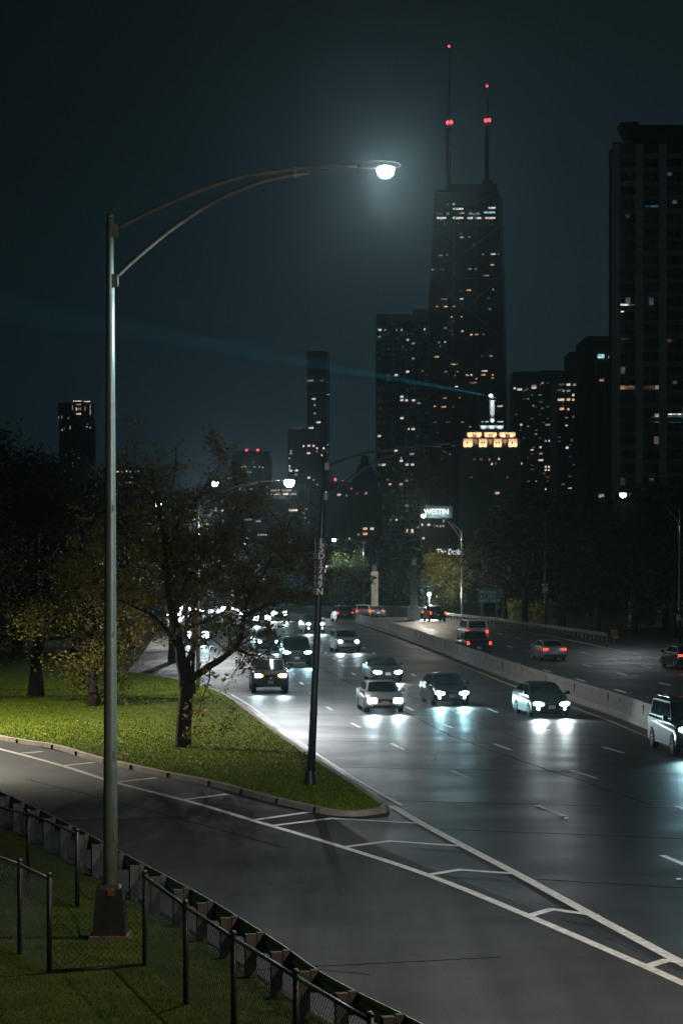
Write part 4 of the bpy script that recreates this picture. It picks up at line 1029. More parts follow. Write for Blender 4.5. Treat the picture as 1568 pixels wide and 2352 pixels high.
# ================================================================== SKYLINE
WIN = {}
for nm_, c_ in (('warm', (1, .66, .40)), ('orange', (1, .48, .22)), ('cream', (1, .82, .66)), ('white', (.92, .95, .95)), ('teal', (.45, .80, .86)), ('blue', (.10, .42, .62))):
    for lv, st in ((0, .07), (1, .28), (2, .85)):
        WIN[nm_, lv] = window_glow(f'lit_window_{nm_}_{lv}', c_, st)
FAC = {
 'spandrel': mat('spandrel_concrete', (.24, .25, .24), .8, var=.08, scale=.1),
 'paint': mat('dark_brace_metal', (.028, .03, .031), .5),
 'black': mat('black_tower_cladding', (.016, .017, .018), .45), 'grey': mat('grey_facade', (.12, .13, .135), .7, var=.1, scale=.05),
 'stone': mat('limestone_facade', (.52, .48, .43), .8, var=.12, scale=.1), 'lime': mat('pale_limestone', (.62, .50, .38), .8, var=.1, scale=.2), 'brick': mat('dark_brick', (.035, .026, .022), .85),
 'slab': mat('pale_concrete_slab', (.46, .48, .46), .8, var=.06, scale=.1), 'conc': mat('concrete_facade', (.10, .105, .10), .75, var=.08, scale=.08), 'glass': mat('dark_glazing', (.008, .011, .013), .12, spec=.4), 'teal': mat('pale_sign_panel', (.36, .50, .48), .6),
}
class Tower:
    def __init__(s, name, label, u0, u1, vt, Y, depth, wall, cat='skyscraper', group=None, vb=None):
        s.Y = Y; s.s = F/Y; a, b = at(u0, vt, Y), at(u1, vt, Y); s.x0, s.x1, s.zt = a.x, b.x, a.z; s.cx = (a.x+b.x)/2; s.d = depth
        s.root = empty(name, (s.cx, Y+depth/2, 0), 0, label, cat, group)
        s.n = 0; s.wm = {}
    def loc(s, u, v, dy=0.0):
        p = at(u, v, s.Y+dy); return Vector((p.x-s.cx, p.y-(s.Y+s.d/2), p.z))
    def blk(s, nm, u0, u1, vt, vb, m, dy=0, depth=None, parent=None):
        a, b = s.loc(u0, vt, dy), s.loc(u1, vb if vb else VH+H*s.s, dy); d = depth or s.d; mb = MB()
        mb.box(((a.x+b.x)/2, a.y+d/2, (a.z+max(b.z, 0))/2), (b.x-a.x, d, a.z-max(b.z, 0))); return mb.build(nm, m, parent or s.root)
    def frame(s, nm, u0, u1, vt, vb, cols, rows, m, pw=.30, fh=.35, proud=.5, dy=0):
        """piers and floor bands standing proud of the wall"""
        a, b = s.loc(u0, vt, dy), s.loc(u1, vb, dy); mb = MB(); W = b.x-a.x; Hh = a.z-b.z; y = a.y-proud/2
        for i in range(cols+1):
            x = a.x+W*i/cols; mb.box((x, y, (a.z+b.z)/2), (W/cols*pw, proud, Hh))
        for j in range(rows+1):
            z = b.z+Hh*j/rows; mb.box(((a.x+b.x)/2, y+.05, z), (W, proud-.06, Hh/rows*fh))
        return mb.build(nm, m, s.root)
    def win(s, u, v, w=8, h=4, c='warm', lv=1, dy=-.6, u_is_center=True):
        if s.n >= 100: return
        s.n += 1; p = s.loc(u, v, dy); sx, sz = w*.88/s.s, h*.86/s.s
        key = (round(sx, 1), round(sz, 1), c, lv)
        if key in s.wm:
            o = s.wm[key].copy(); COL.objects.link(o); o.parent = s.root
        else:
            mb = MB(); t = .0 
            npan = max(1, min(4, round(w/max(h, 3))))
            for k in range(npan):
                ww = sx/npan; mb.box((-sx/2+ww*(k+.5), 0, 0), (ww*.86, .3, sz))
            o = mb.build('lit_window', WIN[c, lv], s.root); s.wm[key] = o
        o.location = p; return o
    def rnd(s, n, u0, u1, v0, v1, fl, bay, seed, dim=.6, w=(4, 9), h=3.2, skip=None):
        rng = random.Random(seed)
        for _ in range(n):
            v = v0+round((v1-v0)*rng.random()/fl)*fl; u = u0+round((u1-u0)*rng.random()/bay)*bay
            if skip and skip(u, v): continue
            c = rng.choices(('warm', 'cream', 'orange', 'white', 'teal'), (5, 5, 3, 3, 2))[0]
            s.win(u, v, rng.uniform(*w), h, c, 0 if rng.random() < dim else (1 if rng.random() < .75 else 2))
z2 = lambda x, y: (803.8+.4874*x, 229.7+.4874*y)
z3 = lambda x, y: (803.8+.4874*x, 803.8+.4874*y)
z1 = lambda x, y: (.5126*x, 861.2+.5126*y)

# --- tapering black tower with two antennas
T = Tower('skyscraper', 'tall tapering black tower with two antennas and bright upper windows', 968, 1178, 430, 2100, 46, FAC['black'])
TY = 2100
def hk(v): # half widths in px of the tapered front at row v; returns left and right
    k = (v-437)/(1250-437); return 998-44*k, 1143+26*k
mb = MB(); vb = VH+H*T.s
l0, r0 = hk(437); l1, r1 = hk(vb)
dt, db = 36, 62; yc = T.d/2
def hp(u, v, dy): p = at(u, v, TY); return Vector((p.x-T.cx, dy, p.z))
fr = [hp(l1, vb, -db/2), hp(r1, vb, -db/2), hp(r0, 437, -dt/2), hp(l0, 437, -dt/2)]
bk = [hp(l1+8, vb, db/2), hp(r1+16, vb, db/2), hp(r0+17, 455, dt/2), hp(l0+17, 455, dt/2)]
for p in bk[2:]: p.z = fr[2].z
n0 = mb.add(fr+bk)
for q in ((0, 1, 2, 3), (5, 4, 7, 6), (1, 5, 6, 2), (4, 0, 3, 7), (3, 2, 6, 7), (0, 4, 5, 1)): mb.face([n0+i for i in q])
mb.build('wall', FAC['black'], T.root)
# giant cross braces and corner columns on the face
mb = MB()
def facept(u_frac, v):
    l, r = hk(v); k = (v-437)/(vb-437); p = hp(l+(r-l)*u_frac, v, -(dt+(db-dt)*k)/2-.4); return p
vv = [437, 520, 640, 780, 930, 1090, 1260]
for i in range(len(vv)-1):
    for a, b in ((0, 1), (1, 0)): mb.tube([facept(a, vv[i]), facept(b, vv[i+1])], .8, 4)
    mb.tube([facept(0, vv[i]), facept(1, vv[i])], .8, 4)
for a in (0, .33, .66, 1): mb.tube([facept(a, 437), facept(a, 1270)], .7 if a in (0, 1) else .45, 4)
mb.build('brace_frame', FAC['paint'], T.root)
mb = MB(); a = hp(1030, 418, -12); b = hp(1142, 437, -12); mb.box(((a.x+b.x)/2, 0, (a.z+b.z)/2), (b.x-a.x, 26, a.z-b.z)); mb.box((b.x-8, 0, a.z+1.5), (10, 14, 5)); mb.build('roof_plant', FAC['black'], T.root)
for u, vt, rows in ((1035, 95, (272,)), (1123, 187, (267,))):
    mb = MB(); P = [hp(u-2, 437, 0), hp(u-2, 330, 0), hp(u-2, 275, 0), hp(u, 273, 0), hp(u, 180 if u < 1100 else 230, 0), hp(u, vt, 0)]
    mb.tube(P, [2.3, 2.0, 1.5, .9, .7, .35], 8)
    for v in range(285, 435, 26): p = hp(u-2, v, 0); mb.lathe([(2.6, -.4), (2.6, .4)], p, seg=8)
    an = mb.build('antenna', FAC['grey'], T.root)
    for du, v in ((-4, rows[0]), (4, rows[0]-1), (-1, vt)):
        mb = MB(); p = hp(u+du*1.0-1, v, -3); rr = 1.5 if v != vt else 1.0; mb.lathe([(rr*.4, -rr), (rr, 0), (rr*.4, rr)], p, seg=8); mb.build('warning_light', M['red'], an)
def hwin(u, v, w, h, c, lv):
    k = (v-437)/(vb-437); T.win(u, v, w*.85, h*.8, c, lv, dy=(T.d/2-(dt+(db-dt)*k)/2)-.5)
for x0, x1 in ((400, 460), (474, 541), (546, 582), (584, 622), (626, 692)): u, v = z2((x0+x1)/2, 556); hwin(u, v, (x1-x0)*.487, 6.5, 'cream', 2)
for x0, x1, y, c, lv in ((475, 541, 513, 'white', 2), (645, 691, 508, 'white', 2), (508, 542, 533, 'white', 1), (556, 605, 535, 'teal', 2), (620, 692, 530, 'teal', 2), (450, 470, 535, 'teal', 1), (548, 620, 536, 'teal', 1), (398, 440, 535, 'teal', 0), (482, 492, 490, 'white', 2), (459, 465, 492, 'white', 1)):
    u, v = z2((x0+x1)/2, y); hwin(u, v, (x1-x0)*.487, 5.5, c, lv)
O, W_, C_, TL = 'orange', 'white', 'cream', 'teal'
for x, y, w, c, lv in ((447, 583, 8, W_, 1), (510, 580, 6, C_, 1), (522, 628, 10, C_, 1), (525, 647, 22, O, 2), (560, 645, 18, C_, 1), (585, 680, 22, TL, 1), (425, 732, 26, C_, 1), (457, 730, 10, W_, 1), (625, 727, 14, TL, 1), (672, 726, 30, C_, 2), (697, 726, 6, O, 2), (668, 776, 22, O, 2), (387, 799, 11, C_, 2), (400, 799, 6, C_, 1), (433, 799, 24, 'warm', 2), (563, 796, 24, C_, 1), (592, 796, 18, C_, 1), (640, 827, 38, 'warm', 1), (520, 898, 16, C_, 0), (557, 896, 28, O, 2), (673, 893, 9, O, 2), (443, 938, 40, O, 1), (490, 937, 8, W_, 1), (524, 937, 24, TL, 2), (650, 933, 16, C_, 0), (408, 973, 18, C_, 1), (450, 973, 22, 'warm', 2), (487, 972, 20, C_, 1), (657, 985, 16, 'warm', 1), (477, 1022, 12, O, 2), (524, 1021, 9, O, 2), (482, 1040, 26, C_, 0), (447, 1074, 18, 'warm', 1), (528, 1089, 14, C_, 2), (480, 1107, 16, TL, 0), (570, 1106, 16, C_, 2), (595, 1105, 22, O, 2), (628, 1104, 10, O, 1), (418, 1143, 8, W_, 1), (447, 1140, 10, C_, 2), (424, 1160, 6, W_, 1)):
    u, v = z2(x, y); hwin(u, v, w*.487, 4.4, c, lv)
for x, y, w, c, lv in ((407, 32, 28, O, 2), (622, 28, 18, C_, 1), (662, 28, 22, W_, 1), (490, 67, 46, 'warm', 2), (450, 102, 16, C_, 1), (505, 102, 11, 'warm', 1), (494, 120, 8, O, 1), (632, 99, 36, C_, 2), (560, 118, 42, C_, 2), (627, 117, 27, O, 2), (671, 117, 12, O, 2), (670, 132, 20, C_, 1), (594, 135, 9, O, 2), (581, 154, 44, O, 1), (500, 172, 20, W_, 2), (445, 226, 26, 'warm', 1), (515, 225, 12, O, 1), (398, 265, 13, O, 2), (440, 268, 30, O, 2), (484, 268, 14, TL, 0), (705, 265, 36, C_, 2), (400, 340, 24, C_, 0), (460, 340, 30, 'warm', 0), (528, 340, 20, O, 1), (637, 338, 48, TL, 2), (706, 338, 38, TL, 2), (565, 362, 12, C_, 1), (410, 388, 10, TL, 0), (430, 445, 26, C_, 0), (500, 445, 14, TL, 1), (376, 446, 12, TL, 1), (433, 514, 12, 'warm', 0), (520, 515, 12, C_, 1), (470, 492, 8, 'blue', 2)):
    u, v = z3(x, y); hwin(u, v, w*.487, 4.4, c, lv)

# --- gridded tower left of it
T = Tower('skyscraper', 'wide flat topped tower with a pale window grid, left of the tapering black tower', 864, 985, 722, 1950, 55, FAC['grey'])
T.blk('wall', 864, 985, 722, None, FAC['glass']); T.blk('roof_plant', 945, 984, 710, 722, FAC['grey'], 8, 30)
T.blk('parapet', 863.5, 985.5, 722, 736, FAC['grey'], -1.2, 3)
T.frame('facade_frame', 864, 984, 736, 1240, 11, 42, FAC['grey'], .30, .40, .9)
for x, y, w, c, lv in ((140, 1083, 16, W_, 2), (165, 1083, 10, C_, 1), (218, 1084, 8, C_, 1), (243, 1083, 8, O, 2), (350, 1080, 8, C_, 2), (138, 1115, 16, TL, 1), (271, 1130, 14, TL, 2), (297, 1146, 18, C_, 1), (246, 1162, 16, O, 0)):
    u, v = z2(x, y); T.win(u, v, w*.487, 5, c, lv, dy=-1)
for x, y, w, c, lv in ((297, 40, 14, C_, 1), (270, 102, 18, W_, 2), (216, 118, 18, C_, 2), (341, 100, 6, TL, 1), (243, 220, 18, W_, 2), (243, 236, 18, C_, 2), (265, 237, 16, W_, 2), (298, 237, 18, C_, 2), (323, 250, 18, TL, 1), (143, 273, 8, O, 1), (270, 187, 14, 'blue', 0), (243, 321, 18, W_, 2), (276, 372, 8, C_, 2), (296, 372, 18, C_, 2), (137, 405, 18, C_, 2), (135, 472, 16, W_, 1), (164, 472, 20, O, 2), (215, 474, 18, C_, 2), (290, 490, 26, W_, 1), (318, 405, 12, TL, 0), (240, 508, 8, W_, 1), (240, 522, 18, W_, 2), (157, 541, 22, C_, 2), (137, 541, 12, O, 1), (267, 540, 18, C_, 2), (293, 540, 18, C_, 2), (266, 616, 18, TL, 1), (188, 632, 14, 'warm', 2), (240, 632, 18, O, 2), (266, 733, 18, TL, 1), (192, 800, 10, C_, 1), (218, 800, 12, C_, 2), (267, 855, 8, 'warm', 2), (293, 855, 14, C_, 2)):
    u, v = z3(x, y); T.win(u, v, w*.487, 5.4, c, lv, dy=-1)
T.rnd(26, 872, 975, 760, 1230, 12, 10.9, 3, .95, (4, 8), 4.5)

# --- floodlit stepped tower with beacon mast
T = Tower('skyscraper', 'stepped limestone tower with a floodlit orange crown and a beacon mast', 1060, 1197, 1030, 1700, 40, FAC['stone'], group=None)
T.blk('wall', 1060, 1195, 1031, None, FAC['stone'])
mbp = []
zp = lambda x, y: (1033.5+.12814*x, 861.2+.12814*y)   # crown close-up
def pblk(nm, x0, x1, y0, y1, m, dy, d, parent=None):
    a, b = zp(x0, y0), zp(x1, y1); return T.blk(nm, a[0], b[0], a[1], b[1], m, dy, d, parent)
c1 = pblk('lower_crown', 232, 1250, 1145, 1335, FAC['stone'], 2.5, 34)
for i, (x0, x1) in enumerate(((232, 400), (512, 660), (778, 922), (1040, 1200))):
    b_ = pblk('lit_pier', x0, x1, 1140, 1330, FAC['lime'], -.6, 3.2)
    cxx = (x0+x1)/2
    wins = (cxx-12,) if i in (0, 3) else (cxx-20, cxx+20)
    for xx in wins:
        for y in (1210, 1238): pblk('window', xx-12, xx+12, y-9, y+9, FAC['glass'], -.75, .3, T.root)
    for xx in (cxx-14, cxx+14): pblk('window', xx-11, xx+11, 1290, 1310, FAC['glass'], -.75, .3, T.root)
    for xx in (x0+(x1-x0)*.28, x0+(x1-x0)*.72):
        p = T.loc(*zp(xx, 1318), -3.4); light('floodlight', 'SPOT', p, 3600, (1, .66, .42), T.root, .4, p+Vector((0, 2.6, 9)), 120, .9)
c2 = pblk('upper_crown', 300, 1190, 1040, 1150, FAC['stone'], 6, 26)
for x0, x1 in ((300, 565), (612, 830), (880, 1170)):
    b_ = pblk('lit_pier', x0, x1, 1028, 1142, FAC['lime'], 3.2, 3)
    for kx in (.22, .78):
        xx = x0+(x1-x0)*kx; p = T.loc(*zp(xx, 1130), .6); light('floodlight', 'SPOT', p, 3000, (1, .68, .45), T.root, .4, p+Vector((0, 2.4, 6)), 120, .9)
    pblk('window', (x0+x1)/2-12-24, (x0+x1)/2+12-24, 1066, 1090, FAC['glass'], 3.0, .3); pblk('window', (x0+x1)/2+12, (x0+x1)/2+36, 1066, 1090, FAC['glass'], 3.0, .3)
pblk('penthouse', 390, 1060, 985, 1040, FAC['stone'], 9, 20)
pblk('mast_base', 538, 955, 905, 985, mat('pale_metal', (.5, .52, .52), .5), 8, 14)
for kx in (600, 745, 890): p = T.loc(*zp(kx, 975), 5.5); light('floodlight', 'SPOT', p, 1500, (.85, .95, 1), T.root, .4, p+Vector((0, 2.5, 6)), 130, .9)
mb = MB(); c = T.loc(*zp(750, 905), 14)
def pz(y): return T.loc(*zp(750, y), 14).z
mb.lathe([(2.6, pz(905)), (2.5, pz(780)), (2.0, pz(775)), (1.9, pz(690)), (1.8, pz(470)), (2.9, pz(462)), (2.9, pz(455)), (2.4, pz(452)), (2.4, pz(410)), (2.9, pz(406)), (2.9, pz(400)), (1.5, pz(396)), (1.5, pz(350)), (.3, pz(335))], (c.x, c.y, 0), seg=12); mb.build('beacon_mast', mat('mast_metal', (.45, .5, .52), .4, .3), T.root)
p = Vector((c.x, c.y-5, pz(900))); light('floodlight', 'SPOT', p+Vector((0, -1, 0)), 16000, (.80, .95, 1), T.root, .4, Vector((c.x, c.y, pz(600))), 70, .8)
mb = MB(); bp_ = Vector((c.x-1.2, c.y-1.9, pz(372))); mb.lathe([(.6, -1), (1.5, 0), (.6, 1)], bp_, seg=10); mb.build('beacon_lamp', glow('beacon_lamp', (.6, .95, 1), 6), T.root)
light('beacon_beam', 'SPOT', bp_+Vector((-2.2, -.5, 0)), 1.4e9, (.04, .62, .85), T.root, .3, bp_+Vector((-100, -6, 17.5)), 4.8, 1.0)
# windows of the shaft
for x, y, w, c, lv in ((585, 515, 10, C_, 0), (617, 515, 16, 'warm', 0), (655, 516, 8, C_, 1), (667, 537, 10, 'warm', 2), (685, 535, 12, C_, 0), (700, 513, 8, C_, 2), (692, 674, 22, 'warm', 2), (570, 600, 10, C_, 0), (740, 600, 10, C_, 0)):
    u, v = z3(x, y); T.win(u, v, w*.487, 5.4, c, lv)
T.frame('facade_frame', 1062, 1193, 1040, 1250, 13, 22, FAC['stone'], .5, .15, .5)

# --- slim tower left of centre, and its neighbours
T = Tower('skyscraper', 'slim dark slab tower standing alone left of centre', 704, 757, 806, 2000, 36, FAC['black'])
T.blk('wall', 705, 750, 806, None, FAC['black']); T.blk('side_wing', 750, 757, 811, None, FAC['grey'], 6, 26)
T.blk('sky_lobby', 703.5, 757, 900, 905, FAC['grey'], -1.5, 40)
for x, y, w, c, lv in ((1390, 25, 30, C_, 1), (1440, 25, 20, W_, 0), (1390, 82, 12, TL, 0), (1420, 82, 60, TL, 0), (1470, 86, 16, W_, 1), (1405, 107, 20, C_, 2), (1410, 135, 10, W_, 1), (1410, 172, 12, C_, 1), (1426, 212, 22, W_, 2), (1393, 237, 26, C_, 2), (1468, 312, 8, 'blue', 2), (1466, 345, 8, TL, 1)):
    u, v = z1(x, y); T.win(u, v, w*.5126, 4.4, c, lv)
T.rnd(8, 710, 745, 1000, 1200, 8, 7, 8, .8)
T = Tower('skyscraper', 'blocky dark apartment tower adjoining the slim slab tower', 660, 742, 985, 1850, 40, FAC['black'])
T.blk('wall', 661, 742, 985, None, FAC['black']); T.blk('roof_plant', 676, 700, 982, 985, FAC['grey'], 8, 20)
for x, y, w, c, lv in ((1338, 238, 40, W_, 0), (1360, 318, 10, C_, 2), (1383, 317, 16, C_, 2), (1405, 317, 12, C_, 2), (1420, 328, 10, C_, 2), (1420, 343, 10, 'warm', 1), (1450, 328, 12, W_, 2), (1382, 350, 18, C_, 2), (1445, 359, 18, C_, 2), (1303, 340, 10, W_, 1), (1303, 351, 14, W_, 1), (1297, 373, 10, W_, 1), (1297, 408, 8, W_, 2), (1297, 420, 10, W_, 1), (1302, 429, 18, C_, 2), (1328, 428, 16, C_, 2), (1325, 446, 14, C_, 1), (1383, 460, 14, W_, 2), (1405, 470, 8, C_, 1), (1420, 490, 8, 'warm', 1), (1370, 510, 8, C_, 1), (1405, 520, 8, TL, 0), (1300, 470, 10, C_, 1)):
    u, v = z1(x, y); T.win(u, v, w*.5126, 4.6, c, lv)
T = Tower('apartment_tower', 'mid height chamfered tower with red roof lights left of the slim slab', 530, 622, 1036, 1500, 36, FAC['grey'])
mb = MB(); a, b = T.loc(530, 1036), T.loc(622, 1036); ch = 6
pl = [(a.x+ch, -18), (b.x-ch, -18), (b.x, -18+ch), (b.x, 18), (a.x, 18), (a.x, -18+ch)]; mb.prism([(x, y, 0) for x, y in pl], (0, 0, a.z-3)); mb.prism([(x*.94, y*.94, a.z-3) for x, y in pl], (0, 0, 3)); mb.build('wall', FAC['black'], T.root)
for x, y, w, c, lv in ((1085, 412, 8, W_, 2), (1098, 412, 10, C_, 2), (1122, 435, 8, C_, 1), (1110, 434, 8, W_, 1), (1140, 412, 12, TL, 1), (1162, 412, 8, C_, 1), (1178, 414, 10, C_, 1), (1040, 438, 8, W_, 1), (1135, 391, 10, TL, 0), (1085, 511, 30, W_, 2), (1125, 511, 14, O, 1), (1025, 463, 30, TL, 1), (1015, 488, 10, 'blue', 1), (1197, 500, 12, TL, 1)):
    u, v = z1(x, y); T.win(u, v, w*.5126, 4.2, c, lv)
for u in (566, 592):
    mb = MB(); p = T.loc(u, 1034, 6); mb.lathe([(.2, -1), (.7, 0), (.2, .7)], p, seg=8); mb.build('warning_light', M['red'], T.root)
T = Tower('office_block', 'low office block with two bright ribbon floors at its top', 612, 706, 1112, 1250, 40, FAC['conc'], 'office block')
T.blk('wall', 614, 700, 1112, None, FAC['grey']); T.blk('side_wing', 690, 708, 1122, None, FAC['grey'], 5, 30)
for y, x0, x1, lv in ((517, 1210, 1255, 1), (517, 1258, 1310, 1), (533, 1210, 1262, 2), (533, 1266, 1292, 2), (521, 1312, 1335, 0), (533, 1300, 1330, 1), (606, 1290, 1335, 2), (548, 1212, 1290, 0), (655, 1140, 1170, 1), (716, 1150, 1200, 1), (700, 1215, 1228, 2)):
    u, v = z1((x0+x1)/2, y); T.win(u, v, (x1-x0)*.5126, 5 if lv else 3.5, 'cream' if y > 600 else ('white' if lv < 2 else 'cream'), lv)
for x, y in ((1360, 620), (1368, 640), (1383, 660), (1360, 665), (1372, 600), (1296, 746)): u, v = z1(x, y); T.win(u, v, 5, 5, TL, 1)
T.frame('facade_frame', 615, 690, 1150, 1260, 24, 1, FAC['conc'], .3, .02, .6)
T = Tower('office_block', 'office block with rows of teal lit floors seen through the lawn tree', 352, 486, 1150, 900, 40, FAC['conc'], 'office block')
T.blk('wall', 352, 486, 1158, None, FAC['black'])
rng = random.Random(4)
for y in (607, 628, 648, 668, 690, 712):
    x = 735
    while x < 945:
        w = rng.uniform(10, 34)
        if rng.random() < (.75 if y < 660 else .4): u, v = z1(x+w/2, y); T.win(u, v, w*.5, 4.2, rng.choice((TL, W_, TL, C_)), rng.choice((0, 1, 1, 2)))
        x += w+6
for x, y, w, c, lv in ((965, 608, 12, O, 2), (1000, 608, 18, C_, 2), (1045, 598, 14, TL, 1), (1120, 602, 16, TL, 0), (1112, 647, 40, W_, 1)): u, v = z1(x, y); T.win(u, v, w*.5, 5, c, lv)
# low block with one lit parapet strip behind the tall lamp pole
T = Tower('office_block', 'low dark block with one broken strip of lights right of the tall lamp pole', 238, 330, 1072, 1300, 40, FAC['black'], 'office block')
T.blk('wall', 238, 330, 1074, None, FAC['black'])
for x0, x1 in ((503, 516), (519, 534), (538, 560), (563, 572), (578, 600), (604, 626)): u, v = z1((x0+x1)/2, 432); T.win(u, v, (x1-x0)*.5, 4.5, 'cream', rng.choice((1, 2)))
for x, y, c in ((568, 482, O), (582, 481, C_), (612, 777, C_)): u, v = z1(x, y); T.win(u, v, 5, 4, c, 1)
# floodlit crown tower at far left
T = Tower('skyscraper', 'distant tower with a glowing framed crown at the far left', 134, 212, 918, 1900, 40, FAC['brick'])
T.blk('wall', 136, 208, 957, None, FAC['brick']); T.blk('wing', 134, 160, 925, 957, FAC['brick'], 6, 20); T.blk('crown', 166, 210, 922, 957, FAC['black'], 2, 22)
for x0, x1, y, h, lv in ((325, 370, 117, 5, 2), (374, 408, 119, 5, 2), (340, 366, 132, 6, 1), (340, 366, 174, 7, 2), (341, 346, 152, 16, 2), (360, 364, 152, 16, 1), (348, 358, 152, 8, 1), (324, 328, 146, 28, 1), (380, 384, 150, 26, 1), (402, 409, 165, 32, 1), (403, 408, 140, 20, 1), (384, 396, 232, 6, 1), (400, 410, 236, 6, 1), (389, 397, 220, 6, 0), (276, 284, 246, 9, 1), (288, 292, 240, 10, 0), (312, 318, 236, 18, 1), (262, 266, 190, 14, 1), (276, 280, 188, 14, 1), (306, 310, 192, 10, 1), (320, 326, 345, 12, 0), (292, 300, 358, 8, 0)):
    u, v = z1((x0+x1)/2, y); T.win(u, v, max(2, (x1-x0)*.5126), h*.5126, 'cream', lv, dy=-1)
# pointed roof building behind the unlit lamp arm
T = Tower('hotel_building', 'dark steep roofed building behind the unlit lamp arm', 798, 880, 1128, 1150, 40, FAC['brick'], 'building')
T.blk('wall', 798, 878, 1130, None, FAC['brick'])
mb = MB(); a, b = T.loc(808, 1130), T.loc(868, 1130); cxx = T.loc(838, 1130).x; pk = T.loc(838, 1046).z
def ring_(w0, w1, z0, z1, m2):
    n0 = m2.add([(cxx-w0, -w0, z0), (cxx+w0, -w0, z0), (cxx+w0, w0, z0), (cxx-w0, w0, z0), (cxx-w1, -w1, z1), (cxx+w1, -w1, z1), (cxx+w1, w1, z1), (cxx-w1, w1, z1)])
    for q in ((0, 1, 5, 4), (1, 2, 6, 5), (2, 3, 7, 6), (3, 0, 4, 7), (4, 5, 6, 7), (3, 2, 1, 0)): m2.face([n0+i for i in q])
zz = lambda v: T.loc(838, v).z
ring_(6.6, 6.2, zz(1131), zz(1100), mb); ring_(6.2, 2.6, zz(1100), zz(1062), mb); ring_(2.0, 2.0, zz(1062), zz(1048), mb); ring_(2.4, .2, zz(1048), zz(1040), mb); mb.build('roof', FAC['black'], T.root)
for u, v, w, c, lv in ((807, 1122, 4, O, 1), (819, 1133, 5, 'warm', 0), (840, 1133, 7, 'warm', 1), (838, 1214, 12, 'warm', 2), (854, 1214, 10, C_, 2), (838, 1226, 13, O, 2), (802, 1237, 4, O, 2), (836, 1246, 10, C_, 0), (823, 1227, 4, TL, 1)): T.win(u, v, w, 6 if w > 6 else 5, c, lv)
T = Tower('apartment_block', 'dim low apartment block between the slim tower and the steep roofed building', 742, 800, 1105, 1350, 40, FAC['black'], 'building')
T.blk('wall', 742, 812, 1107, None, FAC['black'])
for u, v, w, c, lv in ((748, 1130, 5, TL, 2), (756, 1130, 5, TL, 1), (778, 1136, 10, C_, 2), (796, 1138, 6, TL, 1), (746, 1115, 4, C_, 1)): T.win(u, v, w, 4.5, c, lv)
for u, v in ((770, 1101), (788, 1106)):
    mb = MB(); p = T.loc(u, v, 6); mb.lathe([(.2, -.8), (.6, 0), (.2, .6)], p, seg=8); mb.build('warning_light', M['red'], T.root)
# building with the lit name panel
T = Tower('hotel_building', 'hotel slab with a pale lit rooftop name panel', 958, 1046, 1160, 1180, 30, FAC['grey'], 'hotel')
T.blk('wall', 966, 1044, 1162, None, FAC['grey'])
T.blk('side_wing', 1040, 1049, 1166, None, FAC['conc'], 4, 22)
np_ = T.blk('name_panel', 976, 1038, 1162, 1190, FAC['teal'], -2.4, 2)
p = T.loc(1001.5, 1175.5, -2.8); t = text_mesh('lettering', 'WESTIN', 3.5, glow('sign_letters', (.86, .97, 1), 1.6), np_, p, (R(90), 0, 0), .12, bold=.07); t.scale = (.95, 1, 1)
for u in (989, 1003, 1016, 1029): p = T.loc(u, 1191, -5.0); light('floodlight', 'SPOT', p, 380 if u < 1025 else 120, (.78, .96, 1), T.root, .4, p+Vector((0, 2.6, 3.2)), 120, .9)
for u, v, w, c, lv in ((969, 1205, 5, C_, 2), (984, 1205, 8, C_, 2), (1003, 1208, 6, C_, 1), (1011, 1208, 7, C_, 1), (1018, 1208, 4, W_, 1), (996, 1148+60, 4, W_, 0), (935, 1217, 4, 'warm', 2), (946, 1217, 6, C_, 2), (972, 1236, 7, 'warm', 2), (960, 1211, 5, W_, 1), (1018, 1180+18, 3, W_, 1), (1018, 1195, 3, W_, 1)): T.win(u, v, w, 5, c, lv)
# second hotel sign, lit script letters on a roof frame
T = Tower('hotel_building', 'dark hotel wing with white glowing rooftop letters above the trees', 985, 1068, 1276, 760, 24, FAC['brick'], 'hotel')
T.blk('wall', 985, 1068, 1277, None, FAC['brick'])
fr_ = T.blk('sign_frame', 1000, 1068, 1275.2, 1277, FAC['black'], -.4, .6)
p = T.loc(1033, 1268, -.6); t = text_mesh('lettering', 'The Drake', 2.35, glow('roof_letters', (.80, .90, 1), 1.0), fr_, p, (R(90), 0, 0), .08, bold=.07); t.scale = (.82, 1, 1)
# right hand group
T = Tower('apartment_tower', 'wide dark apartment block right of the tapering black tower', 1176, 1305, 852, 1900, 40, FAC['black'], 'apartment tower')
T.blk('wall', 1177, 1304, 853, None, FAC['black']); T.blk('roof_plant', 1240, 1290, 850, 853, FAC['grey'], 8, 20)
for x, y, w, c, lv in ((774, 180, 14, C_, 2), (797, 186, 26, W_, 2), (830, 184, 20, C_, 0), (864, 169, 26, C_, 1), (864, 178, 26, C_, 2), (905, 155, 14, C_, 1), (895, 163, 10, 'warm', 0), (862, 262, 10, 'warm', 1), (898, 245, 20, TL, 0), (905, 275, 16, W_, 0), (805, 352, 14, 'warm', 2), (930, 352, 26, C_, 1), (920, 428, 12, W_, 1), (936, 428, 10, TL, 2), (955, 428, 8, C_, 1), (863, 458, 18, 'warm', 0), (896, 458, 12, C_, 2), (897, 488, 20, C_, 1), (897, 519, 26, C_, 2), (807, 535, 10, O, 2), (920, 550, 11, C_, 2), (935, 550, 11, C_, 2), (952, 550, 11, C_, 2), (920, 565, 11, C_, 2), (935, 565, 11, 'warm', 2), (920, 655, 8, C_, 2), (950, 655, 8, C_, 1), (940, 655, 6, TL, 0)):
    u, v = z3(x, y); T.win(u, v, w*.487, 5, c, lv)
T.rnd(44, 1185, 1290, 880, 1130, 9, 9, 15, .75)
